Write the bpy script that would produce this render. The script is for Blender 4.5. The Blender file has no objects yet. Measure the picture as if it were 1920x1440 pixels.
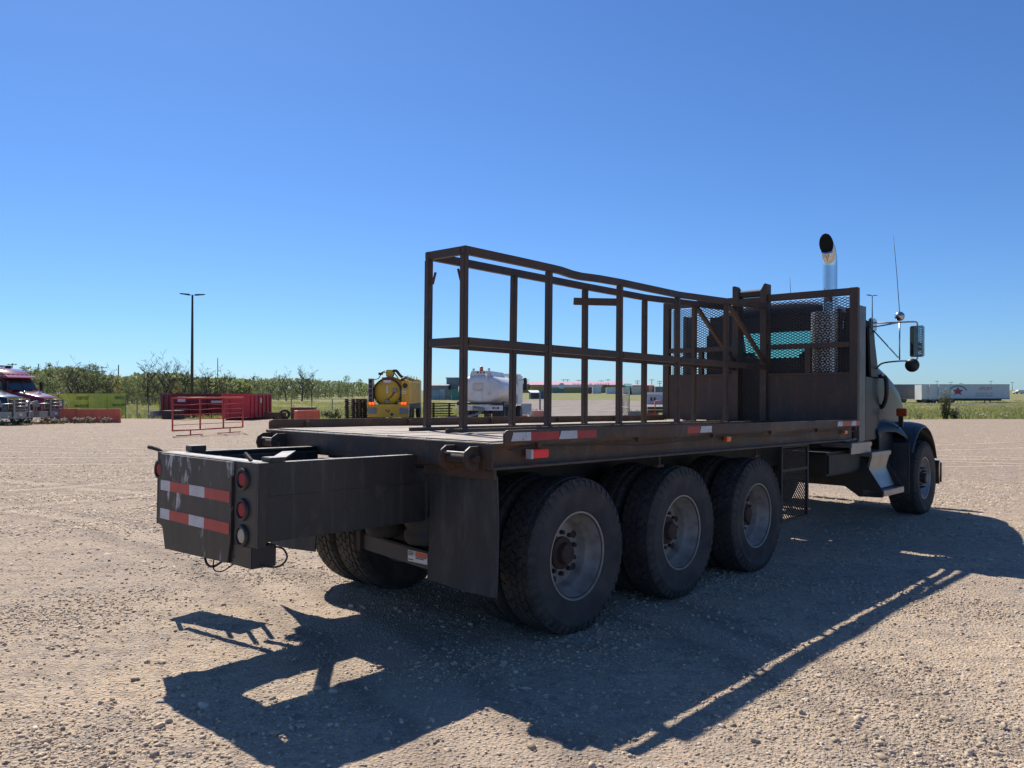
import bpy, bmesh, math, random
import numpy as np
from mathutils import Matrix, Vector, Quaternion

random.seed(7)
rng = np.random.default_rng(7)
R = math.radians
scene = bpy.context.scene
COL = scene.collection

# ------------------------------------------------------------------ camera
CAM_H = 1.606
cam_d = bpy.data.cameras.new('camera')
cam = bpy.data.objects.new('camera', cam_d)
COL.objects.link(cam)
cam.location = (0, 0, CAM_H)
cam.rotation_euler = (R(90) + 17 / 1486.35, 0, 0)
cam_d.sensor_width = 36
cam_d.lens = 27.87
cam_d.clip_start = 0.05
cam_d.clip_end = 9000
scene.camera = cam

# ------------------------------------------------------------------ sky, sun, exposure
SUN_EL = R(46.7)
SUN_AZ = R(-26.9)                       # clockwise from +Y (view direction)
world = bpy.data.worlds.new('World')
scene.world = world
world.use_nodes = True
wn = world.node_tree
wn.nodes.clear()
sky = wn.nodes.new('ShaderNodeTexSky')
sky.sky_type = 'NISHITA'
sky.sun_disc = False
sky.sun_elevation = SUN_EL
sky.sun_rotation = SUN_AZ
sky.altitude = 700
sky.air_density = 1.0
sky.dust_density = 0.35
sky.ozone_density = 2.2
bg = wn.nodes.new('ShaderNodeBackground')
bg.inputs['Strength'].default_value = 0.078
wo = wn.nodes.new('ShaderNodeOutputWorld')
wb = wn.nodes.new('ShaderNodeMix')            # the phone camera's cool white balance, the same over the whole sky
wb.data_type = 'RGBA'
wb.blend_type = 'MULTIPLY'
wb.inputs['Factor'].default_value = 1.0
wb.inputs[7].default_value = (0.525, 0.815, 1.22, 1)
wn.links.new(sky.outputs[0], wb.inputs[6])
wn.links.new(wb.outputs[2], bg.inputs[0])
wn.links.new(bg.outputs[0], wo.inputs[0])

sun_d = bpy.data.lights.new('sun', 'SUN')
sun_d.energy = 5.0
sun_d.angle = R(0.53)
sun_d.color = (1.0, 0.94, 0.84)
sun = bpy.data.objects.new('sun', sun_d)
COL.objects.link(sun)
ldir = Vector((math.sin(SUN_AZ) * math.cos(SUN_EL), math.cos(SUN_AZ) * math.cos(SUN_EL), math.sin(SUN_EL)))
sun.rotation_euler = ldir.to_track_quat('Z', 'Y').to_euler()
sun.location = ldir * 60

scene.view_settings.view_transform = 'Standard'
scene.view_settings.look = 'None'
scene.view_settings.exposure = 0.35
scene.view_settings.gamma = 1.0
scene.view_settings.use_curve_mapping = False
scene.render.engine = 'CYCLES'
scene.cycles.max_bounces = 8
scene.cycles.transparent_max_bounces = 24

# ------------------------------------------------------------------ materials
MATS = {}


def nodes_of(m):
    m.use_nodes = True
    nt = m.node_tree
    b = nt.nodes['Principled BSDF']
    return nt, b


def mk(name, c1, c2=None, rough=0.6, metal=0.0, scale=3.0, detail=6, c3=None, s3=12.0, t3=(0.55, 0.68),
       bump=0.0, bscale=40.0, coat=0.0, spec=0.5, stretch=None, rvar=0.0, alpha=None, generated=False, t1=(0.35, 0.65), sunlit_dust=None, streak=None):
    """base colour c1 mottled with c2 (large noise) and c3 (patches), optional bump"""
    if name in MATS:
        return MATS[name]
    m = bpy.data.materials.new(name)
    nt, b = nodes_of(m)
    L = nt.links
    b.inputs['Roughness'].default_value = rough
    b.inputs['Metallic'].default_value = metal
    b.inputs['Specular IOR Level'].default_value = spec
    if coat:
        b.inputs['Coat Weight'].default_value = coat
        b.inputs['Coat Roughness'].default_value = 0.05
    tc = nt.nodes.new('ShaderNodeTexCoord')
    mp = nt.nodes.new('ShaderNodeMapping')
    L.new(tc.outputs['Object'], mp.inputs[0])
    if stretch:
        mp.inputs['Scale'].default_value = stretch

    def noise(sc, det):
        n = nt.nodes.new('ShaderNodeTexNoise')
        n.inputs['Scale'].default_value = sc
        n.inputs['Detail'].default_value = det
        n.inputs['Roughness'].default_value = 0.62
        L.new(mp.outputs[0], n.inputs['Vector'])
        return n

    def ramp(src, lo, hi):
        r = nt.nodes.new('ShaderNodeMapRange')
        r.inputs['From Min'].default_value = lo
        r.inputs['From Max'].default_value = hi
        L.new(src, r.inputs['Value'])
        return r.outputs[0]

    def mix(f, a, bb):
        x = nt.nodes.new('ShaderNodeMix')
        x.data_type = 'RGBA'
        L.new(f, x.inputs['Factor'])
        for sock, v in ((x.inputs[6], a), (x.inputs[7], bb)):
            if isinstance(v, tuple):
                sock.default_value = (*v, 1)
            else:
                L.new(v, sock)
        return x.outputs[2]
    col = c1
    if c2 is not None:
        n1 = noise(scale, detail)
        f = ramp(n1.outputs['Fac'], *t1)
        col = mix(f, c1, c2)
        if rvar:
            rr = nt.nodes.new('ShaderNodeMapRange')
            rr.inputs['To Min'].default_value = max(0.02, rough - rvar)
            rr.inputs['To Max'].default_value = min(1, rough + rvar)
            L.new(f, rr.inputs['Value'])
            L.new(rr.outputs[0], b.inputs['Roughness'])
    if c3 is not None:
        n2 = noise(s3, 8)
        col = mix(ramp(n2.outputs['Fac'], *t3), col, c3)
    if streak is not None:
        mp2 = nt.nodes.new('ShaderNodeMapping')
        mp2.inputs['Scale'].default_value = (9, 9, 0.7)
        L.new(tc.outputs['Object'], mp2.inputs[0])
        n5 = nt.nodes.new('ShaderNodeTexNoise')
        n5.inputs['Scale'].default_value = 2.0
        n5.inputs['Detail'].default_value = 6
        n5.inputs['Roughness'].default_value = 0.7
        L.new(mp2.outputs[0], n5.inputs['Vector'])
        col = mix(ramp(n5.outputs['Fac'], 0.54, 0.74), col, streak)
    if sunlit_dust is not None:  # dust on upward faces, with some sunlit brightness put into its colour
        ge = nt.nodes.new('ShaderNodeNewGeometry')
        sx = nt.nodes.new('ShaderNodeSeparateXYZ')
        L.new(ge.outputs['True Normal'], sx.inputs[0])
        n6 = noise(14, 5)
        mm = nt.nodes.new('ShaderNodeMath')
        mm.operation = 'MULTIPLY'
        L.new(ramp(sx.outputs[2], 0.6, 0.95), mm.inputs[0])
        L.new(ramp(n6.outputs['Fac'], 0.3, 0.6), mm.inputs[1])
        col = mix(mm.outputs[0], col, sunlit_dust)
    if isinstance(col, tuple):
        b.inputs['Base Color'].default_value = (*col, 1)
    else:
        L.new(col, b.inputs['Base Color'])
    if bump:
        n4 = noise(bscale, 5)
        bp = nt.nodes.new('ShaderNodeBump')
        bp.inputs['Strength'].default_value = bump
        bp.inputs['Distance'].default_value = 0.01
        L.new(n4.outputs['Fac'], bp.inputs['Height'])
        L.new(bp.outputs[0], b.inputs['Normal'])
    MATS[name] = m
    return m


def mk_glass(name, tint, gloss=0.25, rough=0.02):
    m = bpy.data.materials.new(name)
    m.use_nodes = True
    nt = m.node_tree
    nt.nodes.clear()
    o = nt.nodes.new('ShaderNodeOutputMaterial')
    t = nt.nodes.new('ShaderNodeBsdfTransparent')
    t.inputs[0].default_value = (*tint, 1)
    g = nt.nodes.new('ShaderNodeBsdfGlossy')
    g.inputs['Roughness'].default_value = rough
    mx = nt.nodes.new('ShaderNodeMixShader')
    fr = nt.nodes.new('ShaderNodeFresnel')
    fr.inputs[0].default_value = 1.5
    nt.links.new(fr.outputs[0], mx.inputs[0])
    nt.links.new(t.outputs[0], mx.inputs[1])
    nt.links.new(g.outputs[0], mx.inputs[2])
    nt.links.new(mx.outputs[0], o.inputs[0])
    MATS[name] = m
    return m


def mk_emit(name, col, strength, base=None):
    m = bpy.data.materials.new(name)
    nt, b = nodes_of(m)
    b.inputs['Base Color'].default_value = (*(base or col), 1)
    b.inputs['Emission Color'].default_value = (*col, 1)
    b.inputs['Emission Strength'].default_value = strength
    b.inputs['Roughness'].default_value = 0.3
    MATS[name] = m
    return m


STEEL = mk('rusty_black_steel', (0.042, 0.031, 0.025), (0.095, 0.056, 0.036), rough=0.62, scale=1.7, c3=(0.17, 0.085, 0.045), s3=5,
           t3=(0.52, 0.78), bump=0.3, bscale=60, rvar=0.12, t1=(0.4, 0.6), sunlit_dust=(0.40, 0.35, 0.295), streak=(0.115, 0.062, 0.038))
RACK = mk('rusty_rack_steel', (0.042, 0.030, 0.024), (0.085, 0.050, 0.032), rough=0.6, scale=2.3, c3=(0.13, 0.07, 0.042), s3=7, t3=(0.55, 0.85), t1=(0.4, 0.62),
          bump=0.25, bscale=70, rvar=0.1, sunlit_dust=(0.40, 0.35, 0.295), streak=(0.085, 0.052, 0.038))
TAILP = mk('worn_black_paint', (0.022, 0.022, 0.023), (0.040, 0.036, 0.033), rough=0.48, scale=1.6, c3=(0.11, 0.078, 0.055), s3=6, t3=(0.60, 0.85),
           bump=0.15, bscale=50, rvar=0.12, t1=(0.4, 0.62), sunlit_dust=(0.40, 0.35, 0.295), streak=(0.075, 0.062, 0.052))
SCUFF = mk('scuffed_black_plate', (0.024, 0.021, 0.019), (0.050, 0.041, 0.034), rough=0.5, scale=2.0, streak=(0.085, 0.068, 0.056), c3=(0.42, 0.42, 0.44), s3=5.0,
           t3=(0.585, 0.66), bump=0.15, bscale=45, stretch=(1, 2.2, 0.8))
MESHM = mk('expanded_metal', (0.030, 0.026, 0.024), (0.05, 0.036, 0.028), rough=0.6, scale=5)
RUBBER = mk('tyre_rubber', (0.030, 0.030, 0.031), (0.056, 0.052, 0.048), rough=0.82, scale=4, c3=(0.095, 0.082, 0.066), s3=4.5, t3=(0.44, 0.85), bump=0.15, bscale=90)
TREAD = mk('tyre_tread', (0.036, 0.035, 0.034), (0.075, 0.069, 0.061), rough=0.85, scale=9, bump=0.2, bscale=120)
FLAP = mk('rubber_flap', (0.030, 0.030, 0.032), (0.058, 0.055, 0.053), rough=0.7, scale=2.5, c3=(0.115, 0.11, 0.10), s3=6, t3=(0.5, 0.85), stretch=(1, 1.6, 0.45),
          bump=0.2, bscale=20)
RIM = mk('dirty_rim_steel', (0.34, 0.315, 0.285), (0.25, 0.225, 0.195), rough=0.5, metal=0.2, scale=5, c3=(0.14, 0.11, 0.085), s3=9, t3=(0.5, 0.8), bump=0.2)
HUB = mk('rusty_hub', (0.075, 0.04, 0.028), (0.035, 0.027, 0.024), rough=0.8, scale=16, bump=0.4, bscale=60)
PLANK = mk('weathered_plank', (0.50, 0.43, 0.355), (0.36, 0.30, 0.24), rough=0.85, scale=5, stretch=(0.35, 4, 4), c3=(0.20, 0.16, 0.125), s3=9, t3=(0.58, 0.8),
           bump=0.5, bscale=30)
CHROME = mk('chrome', (0.62, 0.63, 0.65), rough=0.08, metal=1.0, c2=(0.55, 0.56, 0.58), scale=6)
DULLCHROME = mk('dull_chrome', (0.55, 0.55, 0.55), (0.4, 0.39, 0.38), rough=0.26, metal=1.0, scale=14)
ALU = mk('dull_aluminium', (0.34, 0.345, 0.35), (0.26, 0.26, 0.26), rough=0.4, metal=0.7, scale=6, c3=(0.16, 0.15, 0.14), s3=10, t3=(0.6, 0.85))
PAINT = mk('dark_blue_truck_paint', (0.008, 0.018, 0.028), (0.015, 0.026, 0.036), rough=0.42, spec=0.28, coat=0.12, scale=2, sunlit_dust=(0.09, 0.085, 0.08))
BLACK = mk('black_plastic', (0.018, 0.018, 0.02), (0.03, 0.03, 0.03), rough=0.5, scale=8)
DARKSTEEL = mk('chassis_steel', (0.02, 0.02, 0.021), (0.04, 0.035, 0.03), rough=0.65, scale=5)
REDTAPE = mk('red_reflective_tape', (0.46, 0.035, 0.036), (0.36, 0.028, 0.03), rough=0.4, scale=9, c3=(0.12, 0.05, 0.045), s3=16, t3=(0.62, 0.8))
REDTAPE2 = mk('red_reflective_tape_dirty', (0.42, 0.022, 0.03), (0.3, 0.02, 0.025), rough=0.4, scale=14, c3=(0.06, 0.02, 0.02), s3=18, t3=(0.62, 0.7))
WHITETAPE = mk('white_reflective_tape', (0.56, 0.585, 0.63), (0.45, 0.465, 0.49), rough=0.4, scale=9, c3=(0.17, 0.16, 0.15), s3=18, t3=(0.6, 0.72))
REDLENS = mk('red_lens', (0.33, 0.022, 0.026), (0.25, 0.018, 0.02), rough=0.5, scale=40, spec=0.3)
WHITELENS = mk('clear_lens', (0.46, 0.42, 0.31), (0.38, 0.35, 0.27), rough=0.45, scale=30)
AMBER = mk('amber_lens', (0.85, 0.16, 0.012), (0.7, 0.11, 0.01), rough=0.2, scale=40, coat=0.5)
AMBERDARK = mk('dark_amber_lens', (0.42, 0.055, 0.012), (0.34, 0.04, 0.01), rough=0.25, scale=40, coat=0.4)
LABELW = mk('label_white', (0.75, 0.75, 0.74), (0.68, 0.68, 0.67), rough=0.5)
LABELR = mk('label_orange', (0.75, 0.12, 0.05), (0.7, 0.1, 0.04), rough=0.5)
INK = mk('dark_ink', (0.03, 0.03, 0.035), rough=0.6)
CABGLASS = mk_glass('tinted_glass', (0.74, 0.94, 0.90))
DARKGLASS = mk('dark_window', (0.02, 0.03, 0.035), (0.03, 0.045, 0.05), rough=0.05, scale=1.5, coat=0.3)
MIRROR = mk('mirror_glass', (0.55, 0.75, 0.75), rough=0.03, metal=1.0)


# ------------------------------------------------------------------ mesh helpers
class MB:
    def __init__(self):
        self.v, self.f = [], []

    def add(self, vs, fs):
        o = len(self.v)
        self.v += [tuple(p) for p in vs]
        self.f += [tuple(i + o for i in f) for f in fs]
        return self

    def box(self, x0, x1, y0, y1, z0, z1):
        x0, x1 = sorted((x0, x1)); y0, y1 = sorted((y0, y1)); z0, z1 = sorted((z0, z1))
        vs = [(x, y, z) for z in (z0, z1) for y in (y0, y1) for x in (x0, x1)]
        return self.add(vs, [(0, 2, 3, 1), (4, 5, 7, 6), (0, 1, 5, 4), (2, 6, 7, 3), (0, 4, 6, 2), (1, 3, 7, 5)])

    def bar(self, p, q, w, h=None, up=(0, 0, 1)):
        h = h or w
        p, q = Vector(p), Vector(q)
        d = (q - p).normalized()
        up = Vector(up)
        if abs(d.dot(up)) > 0.98:
            up = Vector((1, 0, 0))
        s = d.cross(up).normalized() * (w / 2)
        u = s.cross(d).normalized() * (h / 2)
        vs = [p - s - u, p + s - u, p + s + u, p - s + u, q - s - u, q + s - u, q + s + u, q - s + u]
        return self.add(vs, [(0, 1, 2, 3), (7, 6, 5, 4), (0, 4, 5, 1), (1, 5, 6, 2), (2, 6, 7, 3), (3, 7, 4, 0)])

    def tube(self, pts, r, seg=10, cap=True):
        pts = [Vector(p) for p in pts]
        n = len(pts)
        rs = r if isinstance(r, (list, tuple)) else [r] * n
        rings = []
        prev = None
        for i in range(n):
            d = (pts[min(i + 1, n - 1)] - pts[max(i - 1, 0)]).normalized()
            if prev is None:
                a = Vector((0, 0, 1)) if abs(d.z) < 0.9 else Vector((1, 0, 0))
                s = d.cross(a).normalized()
            else:
                s = (prev - d * prev.dot(d)).normalized()
            prev = s
            t = d.cross(s)
            rings.append([pts[i] + (s * math.cos(2 * math.pi * k / seg) + t * math.sin(2 * math.pi * k / seg)) * rs[i] for k in range(seg)])
        vs = [p for ring in rings for p in ring]
        fs = []
        for i in range(n - 1):
            for k in range(seg):
                k2 = (k + 1) % seg
                fs.append((i * seg + k, i * seg + k2, (i + 1) * seg + k2, (i + 1) * seg + k))
        if cap:
            fs.append(tuple(range(seg))[::-1])
            fs.append(tuple((n - 1) * seg + k for k in range(seg)))
        return self.add(vs, fs)

    def cyl(self, p, q, r, seg=16, r2=None):
        return self.tube([p, q], [r, r if r2 is None else r2], seg)

    def lathe(self, prof, origin=(0, 0, 0), axis='y', seg=48, closed=False):
        """prof: list of (radius, along-axis)"""
        n = len(prof)
        vs, fs = [], []
        for k in range(seg):
            a = 2 * math.pi * k / seg
            c, s = math.cos(a), math.sin(a)
            for r, t in prof:
                p = {'y': (r * c, t, r * s), 'z': (r * c, r * s, t), 'x': (t, r * c, r * s)}[axis]
                vs.append((p[0] + origin[0], p[1] + origin[1], p[2] + origin[2]))
        for k in range(seg):
            k2 = (k + 1) % seg
            for i in range(n if closed else n - 1):
                j = (i + 1) % n
                fs.append((k * n + i, k * n + j, k2 * n + j, k2 * n + i))
        return self.add(vs, fs)

    def loft(self, secs, cap=True, closed=True):
        n = len(secs[0])
        vs = [p for s in secs for p in s]
        fs = []
        for i in range(len(secs) - 1):
            for k in range(n if closed else n - 1):
                k2 = (k + 1) % n
                fs.append((i * n + k, i * n + k2, (i + 1) * n + k2, (i + 1) * n + k))
        if cap:
            fs.append(tuple(range(n))[::-1])
            fs.append(tuple((len(secs) - 1) * n + k for k in range(n)))
        return self.add(vs, fs)

    def prism(self, poly, axis, a, b):
        """poly in the two other axes (in xyz order), extruded along axis a..b"""
        def mkp(p, t):
            return {'x': (t, p[0], p[1]), 'y': (p[0], t, p[1]), 'z': (p[0], p[1], t)}[axis]
        return self.loft([[mkp(p, a) for p in poly], [mkp(p, b) for p in poly]])

    def build(self, name, mat, parent=None, smooth=False, bevel=0.0, fixn=True, angle=None):
        me = bpy.data.meshes.new(name)
        me.from_pydata(self.v, [], self.f)
        if fixn or bevel:
            bm = bmesh.new()
            bm.from_mesh(me)
            if fixn:
                bmesh.ops.recalc_face_normals(bm, faces=bm.faces)
            if bevel:
                es = [e for e in bm.edges if len(e.link_faces) == 2 and e.calc_face_angle(0) > 0.6]
                bmesh.ops.bevel(bm, geom=es, offset=bevel, segments=2, affect='EDGES', clamp_overlap=True)
            bm.to_mesh(me)
            bm.free()
        if smooth or bevel:
            me.polygons.foreach_set('use_smooth', [True] * len(me.polygons))
            if not smooth or angle:
                me.set_sharp_from_angle(angle=angle or R(35))
        me.materials.append(mat)
        ob = bpy.data.objects.new(name, me)
        COL.objects.link(ob)
        if parent is not None:
            ob.parent = parent
        return ob


def inst(name, me, parent, loc=(0, 0, 0), rot=(0, 0, 0), sc=(1, 1, 1)):
    ob = bpy.data.objects.new(name, me)
    COL.objects.link(ob)
    ob.parent = parent
    ob.location, ob.rotation_euler, ob.scale = loc, rot, sc
    return ob


def tag(o, label=None, cat=None, group=None, kind=None):
    if label: o['label'] = label
    if cat: o['category'] = cat
    if group: o['group'] = group
    if kind: o['kind'] = kind
    return o


def thing(name, label, cat, loc=(0, 0, 0), rz=0.0, group=None):
    o = bpy.data.objects.new(name, None)
    COL.objects.link(o)
    o.location = loc
    o.rotation_euler = (0, 0, rz)
    o.empty_display_size = 0.3
    return tag(o, label, cat, group)


def text_part(name, body, size, mat, parent, loc, rot, align='CENTER', extrude=0.002, width=1.0):
    cu = bpy.data.curves.new(name, 'FONT')
    cu.body = body
    cu.size = size
    cu.align_x = align
    cu.align_y = 'CENTER'
    cu.extrude = extrude
    cu.resolution_u = 2
    tmp = bpy.data.objects.new('tmp', cu)
    COL.objects.link(tmp)
    dg = bpy.context.evaluated_depsgraph_get()
    me = bpy.data.meshes.new_from_object(tmp.evaluated_get(dg))
    bpy.data.objects.remove(tmp)
    me.materials.clear()
    me.materials.append(mat)
    ob = bpy.data.objects.new(name, me)
    COL.objects.link(ob)
    ob.parent = parent
    ob.location, ob.rotation_euler = loc, rot
    ob.scale = (width, 1, 1)
    return ob


def rrect(hx, hy, r, seg=5):
    pts = []
    for sx, sy, a0 in ((1, 1, 0), (-1, 1, 90), (-1, -1, 180), (1, -1, 270)):
        for i in range(seg + 1):
            a = R(a0 + 90 * i / seg)
            pts.append((sx * (hx - r) + r * math.cos(a), sy * (hy - r) + r * math.sin(a)))
    return pts


# ------------------------------------------------------------------ ground height and noise
_T = rng.random((256, 256))


def vn(x, y, s=0):
    x = np.asarray(x, float) + s * 17.31
    y = np.asarray(y, float) + s * 9.77
    xi, yi = np.floor(x).astype(int), np.floor(y).astype(int)
    fx, fy = x - xi, y - yi
    fx, fy = fx * fx * (3 - 2 * fx), fy * fy * (3 - 2 * fy)
    a, b = _T[xi & 255, yi & 255], _T[(xi + 1) & 255, yi & 255]
    c, d = _T[xi & 255, (yi + 1) & 255], _T[(xi + 1) & 255, (yi + 1) & 255]
    return (a * (1 - fx) + b * fx) * (1 - fy) + (c * (1 - fx) + d * fx) * fy


def fbm(x, y, s=0, o=4):
    t, a = 0, 1.0
    for i in range(o):
        t = t + a * (vn(x * 2 ** i, y * 2 ** i, s + i * 3) - 0.5)
        a *= 0.5
    return t


def gbase(x, y):
    """smooth lie of the land: the yard leans a little, flattens out and rises far away"""
    x, y = np.asarray(x, float), np.asarray(y, float)
    p = -0.0113 * x - 0.00891 * y
    Ls = 0.22
    z = Ls * p / (Ls ** 4 + p ** 4) ** 0.25
    d = np.hypot(x, y)
    z = z + 0.009 * np.clip(d - 170, 0, 420)
    return z


def gz(x, y):
    return float(gbase(x, y))


FPX = 1486.35


def at(px, D):
    """ground point seen in column px at depth D"""
    x = (px - 960) / FPX * D
    return x, D, gz(x, D)


def zpx(py, D):
    return CAM_H + (737 - py) / FPX * D


# ------------------------------------------------------------------ the land
def grid_mesh(name, xs, ys, zf, mat, smooth=True):
    X, Y = np.meshgrid(xs, ys, indexing='ij')
    Z = zf(X, Y)
    nx, ny = X.shape
    co = np.stack([X, Y, Z], -1).reshape(-1, 3).astype(np.float32)
    i = np.arange(nx - 1)[:, None] * ny + np.arange(ny - 1)[None, :]
    q = np.stack([i, i + ny, i + ny + 1, i + 1], -1).reshape(-1, 4).astype(np.int32)
    me = bpy.data.meshes.new(name)
    me.vertices.add(len(co))
    me.vertices.foreach_set('co', co.ravel())
    me.loops.add(q.size)
    me.loops.foreach_set('vertex_index', q.ravel())
    me.polygons.add(len(q))
    me.polygons.foreach_set('loop_start', np.arange(0, q.size, 4, dtype=np.int32))
    me.update(calc_edges=True)
    if smooth:
        me.polygons.foreach_set('use_smooth', np.ones(len(q), bool))
    me.materials.append(mat)
    ob = bpy.data.objects.new(name, me)
    COL.objects.link(ob)
    return ob


def spread(lo, hi, core0, core1, step, growth):
    a = list(np.arange(core0, core1 + step / 2, step))
    s, v = step, a[-1]
    while v < hi:
        s *= growth
        v = min(v + s, hi)
        a.append(v)
    s, v = step, a[0]
    b = []
    while v > lo:
        s *= growth
        v = max(v - s, lo)
        b.append(v)
    return np.array(b[::-1] + a)


def ground_mat():
    m = bpy.data.materials.new('gravel')
    nt, b = nodes_of(m)
    L = nt.links
    N = nt.nodes
    geo = N.new('ShaderNodeNewGeometry')

    def noise(sc, det=4, rgh=0.6, vec=None):
        n = N.new('ShaderNodeTexNoise')
        n.inputs['Scale'].default_value = sc
        n.inputs['Detail'].default_value = det
        n.inputs['Roughness'].default_value = rgh
        L.new(vec or geo.outputs['Position'], n.inputs['Vector'])
        return n.outputs['Fac']

    def mr(s, a, bb, c=0, d=1):
        r = N.new('ShaderNodeMapRange')
        for k, v in zip(('From Min', 'From Max', 'To Min', 'To Max'), (a, bb, c, d)):
            r.inputs[k].default_value = v
        L.new(s, r.inputs['Value'])
        return r.outputs[0]

    def mix(f, a, bb, bt='MIX'):
        x = N.new('ShaderNodeMix')
        x.data_type = 'RGBA'
        x.blend_type = bt
        if isinstance(f, float): x.inputs['Factor'].default_value = f
        else: L.new(f, x.inputs['Factor'])
        for sock, v in ((x.inputs[6], a), (x.inputs[7], bb)):
            if isinstance(v, tuple): sock.default_value = (*v, 1)
            else: L.new(v, sock)
        return x.outputs[2]
    base = mix(mr(noise(0.35, 5), 0.35, 0.65), (0.69, 0.52, 0.355), (0.49, 0.372, 0.265))
    base = mix(mr(noise(2.2, 6), 0.48, 0.8), base, (0.43, 0.345, 0.27))
    # long drive marks across the yard
    mp = N.new('ShaderNodeMapping')
    mp.inputs['Rotation'].default_value = (0, 0, R(12))
    mp.inputs['Scale'].default_value = (0.05, 0.55, 1)
    L.new(geo.outputs['Position'], mp.inputs[0])
    base = mix(mr(noise(1.0, 6, 0.65, mp.outputs[0]), 0.50, 0.72, 0, 0.75), base, (0.34, 0.27, 0.215))
    trackn = noise(0.6, 3)
    vor = N.new('ShaderNodeTexVoronoi')
    vor.inputs['Scale'].default_value = 48
    L.new(geo.outputs['Position'], vor.inputs['Vector'])
    hsv = N.new('ShaderNodeSeparateColor')
    L.new(vor.outputs['Color'], hsv.inputs[0])
    base = mix(mr(hsv.outputs[0], 0.3, 1.0, 0.0, 0.4), base, (0.24, 0.205, 0.18))
    base = mix(mr(hsv.outputs[1], 0.75, 1.0, 0.0, 0.5), base, (0.58, 0.52, 0.46))
    # trodden sandy ground round the truck, stonier grey-brown gravel farther out, with its stones' shade put into the colour
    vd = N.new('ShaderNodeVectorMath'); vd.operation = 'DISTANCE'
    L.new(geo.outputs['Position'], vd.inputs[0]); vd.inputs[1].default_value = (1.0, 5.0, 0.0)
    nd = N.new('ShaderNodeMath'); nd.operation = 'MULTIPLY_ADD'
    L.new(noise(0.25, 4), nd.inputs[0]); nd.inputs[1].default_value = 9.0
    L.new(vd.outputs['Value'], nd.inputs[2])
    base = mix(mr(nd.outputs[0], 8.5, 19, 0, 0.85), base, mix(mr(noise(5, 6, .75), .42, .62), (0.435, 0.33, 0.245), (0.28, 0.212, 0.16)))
    vor2 = N.new('ShaderNodeTexVoronoi')
    vor2.inputs['Scale'].default_value = 13
    L.new(geo.outputs['Position'], vor2.inputs['Vector'])
    sp2 = N.new('ShaderNodeSeparateColor')
    L.new(vor2.outputs['Color'], sp2.inputs[0])
    base = mix(mr(sp2.outputs[0], 0.62, 1.0, 0.0, 0.42), base, (0.23, 0.19, 0.165))
    base = mix(mr(noise(7.0, 5, 0.75), 0.55, 0.75, 0, 0.6), base, (0.22, 0.175, 0.145))
    # wheel tracks: arcs of packed pale dirt with a darker stone edge
    for (cx, cy, rad) in ((-16.0, -4.0, 17.6), (-16.0, -4.0, 19.7), (-30.0, 30.0, 27.5), (-30.0, 30.0, 29.6), (22.0, -9.0, 17.2), (22.0, -9.0, 19.1), (5.0, -52.0, 72.0), (5.0, -52.0, 74.1), (-8.0, 95.0, 71.0), (-8.0, 95.0, 73.2), (40., 60., 46.), (40., 60., 48.1)):
        dv = N.new('ShaderNodeVectorMath'); dv.operation = 'DISTANCE'
        L.new(geo.outputs['Position'], dv.inputs[0]); dv.inputs[1].default_value = (cx, cy, 0)
        wob = N.new('ShaderNodeMath'); wob.operation = 'MULTIPLY_ADD'
        L.new(trackn, wob.inputs[0]); wob.inputs[1].default_value = 0.9
        L.new(dv.outputs['Value'], wob.inputs[2])
        sb_ = N.new('ShaderNodeMath'); sb_.operation = 'SUBTRACT'
        L.new(wob.outputs[0], sb_.inputs[0]); sb_.inputs[1].default_value = rad + .45
        ab = N.new('ShaderNodeMath'); ab.operation = 'ABSOLUTE'
        L.new(sb_.outputs[0], ab.inputs[0])
        base = mix(mr(ab.outputs[0], 0.52, 0.30, 0, 0.5), base, (0.25, 0.195, 0.155))
        base = mix(mr(ab.outputs[0], 0.26, 0.12, 0, 0.6), base, (0.60, 0.465, 0.34))
    L.new(base, b.inputs['Base Color'])
    b.inputs['Roughness'].default_value = 0.92
    b.inputs['Specular IOR Level'].default_value = 0.25
    h1 = N.new('ShaderNodeMath'); h1.operation = 'MULTIPLY_ADD'
    L.new(noise(28, 6, 0.7), h1.inputs[0]); h1.inputs[1].default_value = 1.0
    L.new(mr(vor.outputs['Distance'], 0, 0.6, 0.5, 0.0), h1.inputs[2])
    bp = N.new('ShaderNodeBump')
    bp.inputs['Strength'].default_value = 1.0
    bp.inputs['Distance'].default_value = 0.026
    L.new(h1.outputs[0], bp.inputs['Height'])
    L.new(bp.outputs[0], b.inputs['Normal'])
    return m


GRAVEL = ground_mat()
YARD_X0, YARD_X1, YARD_Y0, YARD_Y1 = -110, 110, -60, 54.5


def relief(x, y):
    d = np.hypot(x, y)
    f = np.clip(1.3 - d / 30, 0, 1)
    z = 0.045 * fbm(x * 0.22, y * 0.22, 2, 3) * np.clip(d / 14 - 0.3, 0, 1)
    ux, uy = x * 0.95 + y * 0.3, y * 0.95 - x * 0.3
    z = z + 0.016 * fbm(ux * 0.5, uy * 2.3, 5, 3) * f
    z = z + 0.020 * (np.clip(vn(x * 9, y * 9, 9) - 0.45, 0, 1) ** 1.3) * f * np.clip(vn(x * 1.3, y * 1.3, 11) * 1.8 - 0.3, 0.1, 1)
    z = z + 0.008 * (vn(x * 22, y * 22, 13) - 0.5) * f
    return z


def yard_z(x, y):
    return gbase(x, y) + 0.02 + relief(x, y)


xs = spread(YARD_X0, YARD_X1, -4.6, 8.0, 0.028, 1.09)
ys = spread(YARD_Y0, YARD_Y1, 2.3, 10.5, 0.026, 1.075)
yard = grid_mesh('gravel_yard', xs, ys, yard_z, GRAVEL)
tag(yard, 'pale brown gravel yard the flatbed truck stands on', kind='structure')

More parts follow.
